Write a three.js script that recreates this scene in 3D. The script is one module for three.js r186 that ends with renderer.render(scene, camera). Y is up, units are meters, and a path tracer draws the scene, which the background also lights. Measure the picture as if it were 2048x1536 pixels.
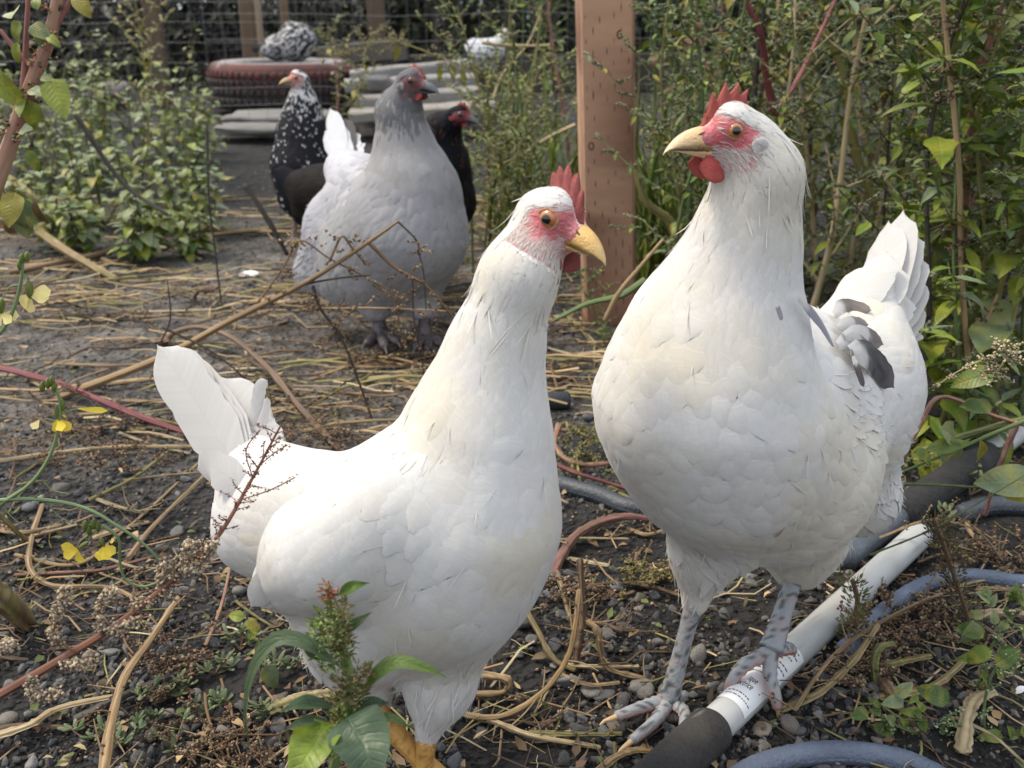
import * as THREE from 'three';

// ---------- camera ----------
const F = 2000, PITCH = 20.5 * Math.PI / 180, CT = Math.cos(PITCH), ST = Math.sin(PITCH), EYE = [0, 0.51, 0];
const scene = new THREE.Scene();
const camera = new THREE.PerspectiveCamera(2 * Math.atan(768 / F) * 180 / Math.PI, 4 / 3, 0.02, 200);
camera.position.set(...EYE);
camera.rotation.set(-PITCH, 0, 0);
camera.focus = 0.7;
camera.userData.fStop = 12;
scene.add(camera);
// ---------- sky: bright thin overcast, a little whiter and brighter towards the hidden sun ----------
const SUN = new THREE.Vector3(-0.5, 0.84, -0.2).normalize();
{
  const w = 128, h = 64, data = new Float32Array(w * h * 4);
  for (let j = 0; j < h; j++) for (let i = 0; i < w; i++) {
    const el = ((j + 0.5) / h - 0.5) * Math.PI, az = ((i + 0.5) / w - 0.5) * 2 * Math.PI;
    const v = new THREE.Vector3(Math.cos(el) * Math.cos(az), Math.sin(el), Math.cos(el) * Math.sin(az));
    const up = Math.max(0, Math.sin(el)), g = Math.max(0, v.dot(SUN)), b = (0.62 + 0.2 * up) * (1 + 1.1 * g ** 4);
    const o = (j * w + i) * 4;
    data[o] = b * (0.95 - 0.04 * up + 0.08 * g ** 6); data[o + 1] = b * (0.985 - 0.01 * up + 0.04 * g ** 6); data[o + 2] = b * (1.05 + 0.03 * up); data[o + 3] = 1;
  }
  const sky = new THREE.DataTexture(data, w, h, THREE.RGBAFormat, THREE.FloatType);
  sky.mapping = THREE.EquirectangularReflectionMapping; sky.magFilter = THREE.LinearFilter; sky.minFilter = THREE.LinearFilter; sky.needsUpdate = true;
  scene.background = sky; scene.environment = sky;
}
const sun = new THREE.DirectionalLight(0xffeed2, 2.0);
sun.position.copy(SUN).multiplyScalar(12); sun.target.position.set(0, 0, -1.2); sun.castShadow = true; sun.shadow.radius = 22;
sun.shadow.mapSize.set(2048, 2048); Object.assign(sun.shadow.camera, { left: -4, right: 4, top: 4, bottom: -4, near: 1, far: 25 });
scene.add(sun, sun.target);
const EXPOSURE = 1.6;

// ---------- small tools ----------
let seedState = 1;
const seed = (n) => { seedState = (n * 2654435761) >>> 0; };
const rnd = () => { seedState = (seedState + 0x6D2B79F5) >>> 0; let t = seedState; t = Math.imul(t ^ (t >>> 15), t | 1); t ^= t + Math.imul(t ^ (t >>> 7), t | 61); return ((t ^ (t >>> 14)) >>> 0) / 4294967296; };
const R = (a, b) => a + (b - a) * rnd();
const pick = (a) => a[Math.floor(rnd() * a.length) % a.length];
const add = (a, b) => [a[0] + b[0], a[1] + b[1], a[2] + b[2]], sub = (a, b) => [a[0] - b[0], a[1] - b[1], a[2] - b[2]], mul = (a, k) => [a[0] * k, a[1] * k, a[2] * k];
const mad = (a, b, k) => [a[0] + b[0] * k, a[1] + b[1] * k, a[2] + b[2] * k];
const dot = (a, b) => a[0] * b[0] + a[1] * b[1] + a[2] * b[2], len = (a) => Math.hypot(a[0], a[1], a[2]);
const cross = (a, b) => [a[1] * b[2] - a[2] * b[1], a[2] * b[0] - a[0] * b[2], a[0] * b[1] - a[1] * b[0]];
const nrm = (a) => { const l = len(a) || 1; return [a[0] / l, a[1] / l, a[2] / l]; };
const mix = (a, b, t) => [a[0] + (b[0] - a[0]) * t, a[1] + (b[1] - a[1]) * t, a[2] + (b[2] - a[2]) * t];
const lerp = (a, b, t) => a + (b - a) * t, clamp = (x, a = 0, b = 1) => Math.min(b, Math.max(a, x)), sstep = (a, b, x) => { const t = clamp((x - a) / (b - a)); return t * t * (3 - 2 * t); };
const hash = (x, y, z) => { let h = Math.imul(x | 0, 374761393) + Math.imul(y | 0, 668265263) + Math.imul(z | 0, 1103515245); h = Math.imul(h ^ (h >>> 13), 1274126177); return ((h ^ (h >>> 16)) >>> 0) / 4294967296; };
function noise(x, y, z = 0) {
  const i = Math.floor(x), j = Math.floor(y), k = Math.floor(z); let u = x - i, v = y - j, w = z - k;
  u = u * u * (3 - 2 * u); v = v * v * (3 - 2 * v); w = w * w * (3 - 2 * w);
  const f = (a) => lerp(lerp(hash(i, j, k + a), hash(i + 1, j, k + a), u), lerp(hash(i, j + 1, k + a), hash(i + 1, j + 1, k + a), u), v);
  return lerp(f(0), f(1), w);
}
const fbm = (x, y, z = 0, n = 4) => { let s = 0, a = 0.5, t = 0; for (let i = 0; i < n; i++) { s += a * noise(x, y, z); t += a; x = x * 2.03 + 7.1; y = y * 2.03 + 3.7; z = z * 2.03 + 1.9; a *= 0.5; } return s / t; };
const jit = (c, k) => { const a = 1 + R(-k, k); return [c[0] * a * (1 + R(-k, k) * 0.3), c[1] * a, c[2] * a * (1 + R(-k, k) * 0.3)]; };

// height of the ground; places in the yard from where they show in the photograph: (across, down, metres away)
function gh(x, z) {
  const d = Math.hypot(x, z), far = sstep(2.2, 5.5, d);
  return (fbm(x * 3.1 + 9, z * 3.1, 0, 3) - 0.5) * 0.03 + (fbm(x * 16, z * 16, 4, 3) - 0.5) * 0.012 + far * 0.05;
}
const ray = (px, py) => { const x = (px - 1024) / F, y = (768 - py) / F; return [x, y * CT - ST, -y * ST - CT]; };
const P = (px, py, d) => { const r = ray(px, py); return mad(EYE, r, d / -r[2]); };
const pxm = (px, py, d) => d / -ray(px, py)[2] / F;                  // metres per photograph pixel there
function gp(px, py, h = 0) {
  const r = ray(px, py); let y = h, p;
  for (let i = 0; i < 4; i++) { p = mad(EYE, r, (EYE[1] - y) / -r[1]); y = h + gh(p[0], p[2]); }
  return p;
}
const onGround = (x, z, h = 0) => [x, gh(x, z) + h, z];

// ---------- naming ----------
const used = {};
function numbered(n) { const k = used[n] = (used[n] ?? -1) + 1; return k ? n + '_' + String(k).padStart(3, '0') : n; }
function tag(o, label, category, group, kind) { o.userData.label = label; if (category) o.userData.category = category; if (group) o.userData.group = group; if (kind) o.userData.kind = kind; return o; }
function thing(name, base, label, category, group) {
  const g = new THREE.Group(); g.name = numbered(name); g.position.set(...base); scene.add(g); g.userData.base = base;
  return tag(g, label, category, group);
}
const ordinal = ['first', 'second', 'third', 'fourth', 'fifth', 'sixth', 'seventh', 'eighth', 'ninth', 'tenth', 'eleventh', 'twelfth', 'thirteenth', 'fourteenth', 'fifteenth', 'sixteenth', 'seventeenth', 'eighteenth', 'nineteenth', 'twentieth', 'twenty-first', 'twenty-second', 'twenty-third', 'twenty-fourth', 'twenty-fifth', 'twenty-sixth', 'twenty-seventh', 'twenty-eighth', 'twenty-ninth', 'thirtieth'];

// what stands nearest to a spot in the photograph, and labels that nothing else has yet
const MARKS = [['the white tail of the front hen', 350, 800], ['the yellow flowers', 130, 1110], ['the upright broken stalk at lower left', 260, 1330], ['the lower left corner', 40, 1500], ['the green pigweed', 600, 1450], ['the wing tip of the front hen', 480, 1240], ['the left edge', 10, 960], ['the crimson stem', 150, 780], ['the curved golden root', 1050, 1420], ['the foot of the right hen', 1300, 1460], ['the gap between the white hens', 1180, 1000], ['the black foam end of the pipe', 1380, 1500], ['the middle of the white pipe', 1650, 1250], ['the pipe cap', 1860, 1060], ['the lower right corner', 1990, 1510], ['the blue grey hose at the bottom', 1700, 1500], ['the ribbed hose at the right', 1960, 1160], ['the right edge', 2030, 1330], ['the hooked stalk', 1770, 1330], ['the grey hen feet', 800, 690], ['the thick yellow stalk', 150, 510], ['the leafy patch', 300, 440], ['the black hen', 560, 470], ['the arching brown stem', 480, 700], ['the dry branch', 300, 740], ['the foot of the wooden post', 1200, 640], ['the neck of the front hen', 900, 760], ['the back of the front hen', 680, 880]];
const near = (x, y) => { let b = MARKS[0], bd = 1e9; for (const m of MARKS) { const d = Math.hypot(m[1] - x, (m[2] - y) * 1.3); if (d < bd) { bd = d; b = m; } } return (Math.abs(x - b[1]) > Math.abs(y - b[2]) ? (x < b[1] ? 'left of ' : 'right of ') : y < b[2] ? 'behind ' : 'in front of ') + b[0]; };
const taken = new Set(), only = (...tries) => { for (const t of tries) if (!taken.has(t)) { taken.add(t); return t; } return tries[tries.length - 1]; };

// ---------- mesh collector ----------
const OCT = [[1, 0, 0], [-1, 0, 0], [0, 1, 0], [0, -1, 0], [0, 0, 1], [0, 0, -1]], OCTF = [[0, 2, 4], [2, 1, 4], [1, 3, 4], [3, 0, 4], [2, 0, 5], [1, 2, 5], [3, 1, 5], [0, 3, 5]];
class MB {
  constructor() { this.p = []; this.u = []; this.c = []; this.i = []; }
  get n() { return this.p.length / 3; }
  vert(p, u, v, c) { this.p.push(p[0], p[1], p[2]); this.u.push(u, v); this.c.push(c[0], c[1], c[2]); return this.n - 1; }
  tri(a, b, c) { this.i.push(a, b, c); }
  quad(a, b, c, d) { this.i.push(a, b, c, a, c, d); }
  tube(pts, rad, col, sides = 6, o = {}) {
    const N = pts.length, rf = typeof rad === 'function' ? rad : () => rad, cf = typeof col === 'function' ? col : () => col;
    let t = nrm(sub(pts[1], pts[0])), a = nrm(cross(t, Math.abs(t[1]) > 0.9 ? [1, 0, 0] : [0, 1, 0])), L = 0; const first = this.n;
    for (let k = 0; k < N; k++) {
      const q = pts[k], tt = nrm(sub(pts[Math.min(N - 1, k + 1)], pts[Math.max(0, k - 1)]));
      a = nrm(mad(a, tt, -dot(a, tt))); const b = cross(tt, a);
      if (k) L += len(sub(q, pts[k - 1]));
      const s = k / (N - 1);
      for (let j = 0; j <= sides; j++) {
        const an = j / sides * 2 * Math.PI, r = rf(s, an, k), dir = add(mul(a, Math.cos(an)), mul(b, Math.sin(an) * (o.flat ?? 1)));
        this.vert(mad(q, dir, r), j / sides, L * 18, cf(s, an, mad(q, dir, r), dir));
      }
    }
    for (let k = 0; k < N - 1; k++) for (let j = 0; j < sides; j++) { const v = first + k * (sides + 1) + j; this.quad(v, v + sides + 1, v + sides + 2, v + 1); }
    for (const e of [0, N - 1]) {                                 // rounded-off ends
      const tt = nrm(e ? sub(pts[N - 1], pts[N - 2]) : sub(pts[0], pts[1])), c = this.vert(mad(pts[e], tt, rf(e ? 1 : 0, 0, e) * (o.tip ?? 0.5)), 0.5, 0, o.endCol ?? cf(e ? 1 : 0, 0, pts[e], [0, 1, 0]));
      for (let j = 0; j < sides; j++) { const v = first + e * (sides + 1) + j; e ? this.tri(v, c, v + 1) : this.tri(v, v + 1, c); }
    }
    return this;
  }
  bead(q, r, c, sq = 1) {                                          // an eight-sided seed or bud
    const f = this.n, an = R(0, 6.28), ca = Math.cos(an), sa = Math.sin(an), tl = R(-0.6, 0.6);
    for (const v of OCT) { const x = v[0] * ca - v[2] * sa, z = v[0] * sa + v[2] * ca; this.vert([q[0] + (x + v[1] * tl) * r, q[1] + v[1] * r * sq, q[2] + z * r], 0.5, 0.5, c); }
    for (const t of OCTF) this.tri(f + t[0], f + t[1], f + t[2]);
  }
  // a leaf: base, direction it points, the way its face looks; droop bends it down along its length, fold lifts both halves
  leaf(q, dir, up, L, W, c, o = {}) {
    const ns = o.ns ?? 5, f = nrm(dir), s = nrm(cross(f, up)), n = cross(s, f), first = this.n, cf = typeof c === 'function' ? c : () => c;
    const droop = o.droop ?? 0.3, fold = o.fold ?? 0.25, shape = o.shape ?? ((t) => Math.sin(Math.PI * Math.pow(t, 0.7)) ** 0.85);
    let c0 = q, an = 0;
    for (let k = 0; k <= ns; k++) {
      const t = k / ns, d = add(mul(f, Math.cos(an)), mul(n, -Math.sin(an))), nn = add(mul(n, Math.cos(an)), mul(f, Math.sin(an))), w = W * 0.5 * Math.max(0.02, shape(t));
      for (let j = -1; j <= 1; j++) this.vert(mad(mad(c0, s, j * w), nn, Math.abs(j) * w * fold + (o.wave ? Math.sin(t * 9 + j * 1.3) * w * o.wave * Math.abs(j) : 0)), 0.5 + j * 0.5 * shape(t), t, cf(t, j));
      c0 = mad(c0, d, L / ns); an += droop / ns * 1.6;
    }
    for (let k = 0; k < ns; k++) for (let j = 0; j < 2; j++) { const v = first + k * 3 + j; this.quad(v, v + 1, v + 4, v + 3); }
    return this;
  }
  box(c, hx, hy, hz, ax, ay, az, col, o = {}) {                    // a box with its own axes and bevelled long edges
    const bev = o.bevel ?? 0.004, prof = [[-hy + bev, -hz], [hy - bev, -hz], [hy, -hz + bev], [hy, hz - bev], [hy - bev, hz], [-hy + bev, hz], [-hy, hz - bev], [-hy, -hz + bev]];
    const ns = o.ns ?? 1, cf = typeof col === 'function' ? col : () => col;
    for (let e = 0; e < 8; e++) {
      const A = prof[e], B = prof[(e + 1) % 8], first = this.n;
      for (let k = 0; k <= ns; k++) for (const q of [A, B]) { const x = -hx + 2 * hx * k / ns, w = (o.warp ?? 0) * (noise(x * 9 + c[0] * 7, q[0] * 60, q[1] * 60) - 0.5), p = mad(mad(mad(c, ax, x), ay, q[0] + w), az, q[1] + w); this.vert(p, (q === A ? e : e + 1) * 0.125, x * 18, cf(p)); }
      for (let k = 0; k < ns; k++) { const v = first + 2 * k; this.quad(v, v + 1, v + 3, v + 2); }
    }
    for (const e of [-1, 1]) { const first = this.n, col2 = o.endCol ?? cf(c); for (const q of prof) this.vert(mad(mad(mad(c, ax, e * hx), ay, q[0]), az, q[1]), q[0] * 8 + 0.5, q[1] * 8 + 0.5, col2); for (let k = 1; k < 7; k++) e > 0 ? this.tri(first, first + k + 1, first + k) : this.tri(first, first + k, first + k + 1); }
    return this;
  }
  geometry(base = [0, 0, 0]) {
    const g = new THREE.BufferGeometry(), p = new Float32Array(this.p);
    for (let k = 0; k < p.length; k += 3) { p[k] -= base[0]; p[k + 1] -= base[1]; p[k + 2] -= base[2]; }
    g.setAttribute('position', new THREE.BufferAttribute(p, 3)); g.setAttribute('uv', new THREE.BufferAttribute(new Float32Array(this.u), 2)); g.setAttribute('color', new THREE.BufferAttribute(new Float32Array(this.c), 3));
    g.setIndex(this.i.slice()); g.computeVertexNormals(); return g;
  }
  build(name, mat, parent, kind) {
    const root = parent ? rootOf(parent) : null, b = root ? root.userData.base ?? [0, 0, 0] : [0, 0, 0];
    const m = new THREE.Mesh(this.geometry(b), mat); m.name = parent ? name : numbered(name); m.castShadow = m.receiveShadow = true;
    (parent ?? scene).add(m); if (kind) m.userData.kind = kind; return m;
  }
}
const rootOf = (o) => { while (o.parent && o.parent !== scene) o = o.parent; return o; };
const curve = (pts, n = 12) => new THREE.CatmullRomCurve3(pts.map((p) => new THREE.Vector3(...p)), false, 'centripetal').getPoints(n).map((v) => v.toArray());
const wob = (pts, a) => pts.map((p, k) => k && k < pts.length - 1 ? [p[0] + R(-a, a), p[1] + R(-a, a), p[2] + R(-a, a)] : p);

// ---------- textures and materials ----------
function dataTex(w, h, fn, srgb = false) {
  const d = new Uint8Array(w * h * 4);
  for (let j = 0; j < h; j++) for (let i = 0; i < w; i++) { const c = fn((i + 0.5) / w, (j + 0.5) / h, i, j), o = (j * w + i) * 4; for (let k = 0; k < 3; k++) d[o + k] = clamp(Array.isArray(c) ? c[k] : c) * 255; d[o + 3] = 255; }
  const t = new THREE.DataTexture(d, w, h, THREE.RGBAFormat); t.wrapS = t.wrapT = THREE.RepeatWrapping; t.magFilter = THREE.LinearFilter; t.minFilter = THREE.LinearMipmapLinearFilter; t.generateMipmaps = true;
  if (srgb) t.colorSpace = THREE.SRGBColorSpace; t.needsUpdate = true; return t;
}
const tile = (f, x, y, px, py) => { const a = f(x, y), b = f(x - px, y), c = f(x, y - py), d = f(x - px, y - py), u = sstep(0, 1, x / px), v = sstep(0, 1, y / py); return lerp(lerp(a, b, u), lerp(c, d, u), v); };
const T = {};
T.streak = dataTex(64, 256, (u, v) => 0.72 + 0.28 * tile((x, y) => fbm(x * 12, y * 3, 2, 3), u, v, 1, 1));
T.streakBump = dataTex(64, 256, (u, v) => tile((x, y) => fbm(x * 14, y * 2, 8, 3), u, v, 1, 1));
T.grit = dataTex(256, 256, (u, v) => tile((x, y) => fbm(x * 26, y * 26, 3, 4), u, v, 1, 1));
T.leaf = dataTex(128, 256, (u, v) => {                             // side veins run up and out from the midrib
  const a = Math.abs(u - 0.5) * 2, s = (v - a * 0.22) * 9, vein = Math.exp(-(((s - Math.round(s)) / 0.07) ** 2)) * (1 - a) * 0.7, mid = Math.exp(-((a / 0.05) ** 2));
  const b = 0.78 + 0.3 * (fbm(u * 22, v * 34, 5, 3) - 0.5) + 0.22 * (fbm(u * 4, v * 6, 1, 3) - 0.5), k = clamp(vein + mid) * 0.4; return [lerp(b, 1, k), lerp(b, 1, k), lerp(b * 0.95, 0.85, k)];
});
T.leafBump = dataTex(128, 256, (u, v) => { const a = Math.abs(u - 0.5) * 2, s = (v - a * 0.22) * 9, vein = Math.exp(-(((s - Math.round(s)) / 0.1) ** 2)) * (1 - a), mid = Math.exp(-((a / 0.06) ** 2)); return clamp(0.6 - 0.5 * Math.max(vein, mid) + 0.2 * (fbm(u * 14, v * 22, 9, 2) - 0.5)); });
const std = (o) => new THREE.MeshStandardMaterial({ vertexColors: true, roughness: 0.8, side: THREE.DoubleSide, ...o });
const M = {
  stalk: std({ map: T.streak, bumpMap: T.streakBump, bumpScale: 0.0006, roughness: 0.75 }),
  wood: std({ map: T.streak, bumpMap: T.streakBump, bumpScale: 0.002, roughness: 0.85 }),
  leaf: new THREE.MeshPhysicalMaterial({ vertexColors: true, map: T.leaf, bumpMap: T.leafBump, bumpScale: 0.0006, roughness: 0.4, transmission: 0.42, thickness: 0, side: THREE.DoubleSide, specularIntensity: 0.6 }),
  seed: std({ roughness: 0.9 }), skin: std({ roughness: 0.5, bumpMap: T.grit, bumpScale: 0.0009 }), plain: std({ roughness: 0.7 }),
  rock: std({ bumpMap: T.grit, bumpScale: 0.0012, roughness: 0.85 }),
};
// ---------- ground ----------
{
  const mb = new MB(), rings = 190, seg = 200;
  const far = (x, z) => [x, gh(x, z), z];
  for (let i = 0; i <= rings; i++) for (let j = 0; j <= seg; j++) {
    const r = 0.02 * Math.pow(1.0435, i) - 0.019, a = j / seg * 2 * Math.PI, x = r * Math.sin(a), z = -0.55 - r * Math.cos(a), p = far(x, z), n = fbm(x * 2.2, z * 2.2, 6, 3);
    const dry = sstep(0.9, 1.25, -z) * (1 - sstep(2.0, 3.0, -z)) * sstep(0.35, -0.05, x) * 0.9 + 0.25 * sstep(0.5, 0.65, n);   // pale trampled mud past the front hen
    mb.vert(p, x * 2.2, z * 2.2, mix([0.02, 0.018, 0.0175], [0.2, 0.182, 0.165], clamp(dry * (0.6 + 0.8 * fbm(x * 9, z * 9, 2, 3)))));
  }
  for (let i = 0; i < rings; i++) for (let j = 0; j < seg; j++) { const v = i * (seg + 1) + j; mb.quad(v, v + 1, v + seg + 2, v + seg + 1); }
  T.soil = dataTex(512, 512, (u, v) => { const a = tile((x, y) => fbm(x * 14, y * 14, 1, 5), u, v, 1, 1), b = tile((x, y) => fbm(x * 70, y * 70, 5, 3), u, v, 1, 1); return clamp(0.5 + 1.5 * (a - 0.48) + 1.2 * (b - 0.5)); });
  const g = mb.build('ground', std({ map: T.soil, bumpMap: T.soil, bumpScale: 0.02, roughness: 0.9 })); g.userData.kind = 'structure';
  T.ground = g;
}
// ---------- hens ----------
// feathers are cut to shape: a rounded vane, a pointed hackle, a loose plume; fine barb streaks only tint them
T.barb = dataTex(96, 192, (x, v) => { const u = x * 2 - 1, a = Math.abs(u), s = v - a * 0.16; return clamp(0.965 + 0.05 * (noise(s * 60, u > 0 ? 3 : 9, 1) - 0.5) + 0.06 * (noise(s * 17, u > 0 ? 3 : 9, 3) - 0.5) - 0.025 * Math.exp(-((a / 0.05) ** 2))); });
const featherMat = (o = {}) => new THREE.MeshPhysicalMaterial({ vertexColors: true, map: T.barb, roughness: 0.85, specularIntensity: 0.3, sheen: 0.3, sheenRoughness: 0.6, sheenColor: new THREE.Color(1, 1, 1), bumpMap: T.barb, bumpScale: 0.0006, side: THREE.DoubleSide, ...o });
const FM = featherMat(), FQ = featherMat({ transmission: 0.25, thickness: 0 }), FDARK = featherMat({ sheen: 0.02, specularIntensity: 0.15, roughness: 0.65 });
const CUT = {
  contour: (t) => t < 0.5 ? lerp(0.8, 1, t * 2) : Math.max(0.5, Math.sqrt(Math.max(0, 1 - ((t - 0.5) / 0.5) ** 2.6))), hackle: (t) => t < 0.3 ? lerp(0.6, 1, t / 0.3) : Math.max(0.02, 1 - ((t - 0.3) / 0.7) ** 1.7),
  plume: (t) => t < 0.3 ? lerp(0.7, 1, t / 0.3) : Math.max(0.03, 1 - ((t - 0.3) / 0.7) ** 2.2), quill: (t) => t < 0.3 ? lerp(0.45, 1, t / 0.3) : Math.max(0, 1 - ((t - 0.3) / 0.7) ** 7) ** 0.55,
};
M.comb = std({ roughness: 0.5, bumpMap: T.grit, bumpScale: 0.0022 });
M.beak = new THREE.MeshPhysicalMaterial({ vertexColors: true, roughness: 0.42, clearcoat: 0.12, clearcoatRoughness: 0.4, bumpMap: T.grit, bumpScale: 0.0006, side: THREE.DoubleSide });
M.eye = new THREE.MeshPhysicalMaterial({ vertexColors: true, roughness: 0.15, clearcoat: 1, clearcoatRoughness: 0.03 });
M.scale = std({ roughness: 0.5, bumpMap: T.grit, bumpScale: 0.0008 });

const cone = (p, c) => {                                           // distance to a tapered capsule
  const pa = sub(p, c.a), h = clamp(dot(pa, c.ba) / c.bb), q = mad(pa, c.ba, -h); return len(q) - lerp(c.ra, c.rb, h);
};
function makeField(cones) {
  return (p) => { let d = 1e9; for (const c of cones) { const e = cone(p, c), k = c.k, h = Math.max(k - Math.abs(d - e), 0) / k; d = Math.min(d, e) - h * h * k * 0.25; } return d; };
}
function grad(f, p, e = 0.0008) {
  const a = f([p[0] + e, p[1] - e, p[2] - e]), b = f([p[0] - e, p[1] - e, p[2] + e]), c = f([p[0] - e, p[1] + e, p[2] - e]), d = f([p[0] + e, p[1] + e, p[2] + e]);
  return nrm([a - b - c + d, -a - b + c + d, -a + b - c + d]);
}
function nets(f, lo, hi, cell, keep, mb, colour) {                 // surface nets over a grid
  const n = [0, 1, 2].map((k) => Math.ceil((hi[k] - lo[k]) / cell) + 1), N = n[0] * n[1] * n[2], val = new Float32Array(N), id = (i, j, k) => (k * n[1] + j) * n[0] + i;
  for (let k = 0; k < n[2]; k++) for (let j = 0; j < n[1]; j++) for (let i = 0; i < n[0]; i++) { const p = [lo[0] + i * cell, lo[1] + j * cell, lo[2] + k * cell]; val[id(i, j, k)] = f(p); }
  const vid = new Int32Array(N).fill(-1), E = [[0, 1], [0, 2], [0, 4], [1, 3], [1, 5], [2, 3], [2, 6], [3, 7], [4, 5], [4, 6], [5, 7], [6, 7]];
  for (let k = 0; k < n[2] - 1; k++) for (let j = 0; j < n[1] - 1; j++) for (let i = 0; i < n[0] - 1; i++) {
    const v = []; let m = 0; for (let c = 0; c < 8; c++) { v[c] = val[id(i + (c & 1), j + (c >> 1 & 1), k + (c >> 2))]; if (v[c] < 0) m |= 1 << c; }
    if (!m || m === 255) continue;
    const s = [0, 0, 0]; let w = 0;
    for (const [a, b] of E) if ((v[a] < 0) !== (v[b] < 0)) { const t = v[a] / (v[a] - v[b]); s[0] += lerp(a & 1, b & 1, t); s[1] += lerp(a >> 1 & 1, b >> 1 & 1, t); s[2] += lerp(a >> 2, b >> 2, t); w++; }
    const p = [lo[0] + (i + s[0] / w) * cell, lo[1] + (j + s[1] / w) * cell, lo[2] + (k + s[2] / w) * cell];
    if (!keep(p)) continue;
    vid[id(i, j, k)] = mb.vert(p, p[0] * 30, p[1] * 30, colour(p));
  }
  for (let k = 1; k < n[2] - 1; k++) for (let j = 1; j < n[1] - 1; j++) for (let i = 1; i < n[0] - 1; i++) {
    const a = val[id(i, j, k)] < 0;
    for (let x = 0; x < 3; x++) {
      const nb = [i, j, k]; nb[x]++; if ((val[id(...nb)] < 0) === a) continue;
      const y = (x + 1) % 3, z = (x + 2) % 3, o = [[0, 0], [1, 0], [1, 1], [0, 1]].map(([b, c]) => { const q = [i, j, k]; q[y] -= b; q[z] -= c; return vid[id(...q)]; });
      if (o.some((q) => q < 0)) continue;
      a ? mb.quad(o[0], o[1], o[2], o[3]) : mb.quad(o[0], o[3], o[2], o[1]);
    }
  }
}
// one long feather as a card along a curve: points, width along it, the way its face looks
function quill(mb, pts, W, face, col, o = {}) {
  const nr = pts.length - 1, first = mb.n, cf = typeof col === 'function' ? col : () => col, id = R(0, 99);
  for (let k = 0; k <= nr; k++) {
    const t = k / nr, tt = nrm(sub(pts[Math.min(nr, k + 1)], pts[Math.max(0, k - 1)])), s = nrm(cross(tt, face)), n = cross(s, tt), c = CUT.quill(t);
    for (let j = -3; j <= 3; j++) { const w = j / 3, e = c * (Math.abs(j) === 3 ? 1 - (t > 0.35 ? 0.2 * noise(k * 0.9, j + id) ** 3 : 0) : 1) * w; mb.vert(mad(mad(mad(pts[k], s, e * W / 2), n, -w * w * W * (o.camber ?? 0.1)), tt, -Math.abs(w) * W * 0.12 * t), 0.5 + w / 2, t, cf(t, w)); }
  }
  for (let k = 0; k < nr; k++) for (let j = 0; j < 6; j++) { const v = first + k * 7 + j; mb.quad(v, v + 1, v + 8, v + 7); }
}
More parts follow.
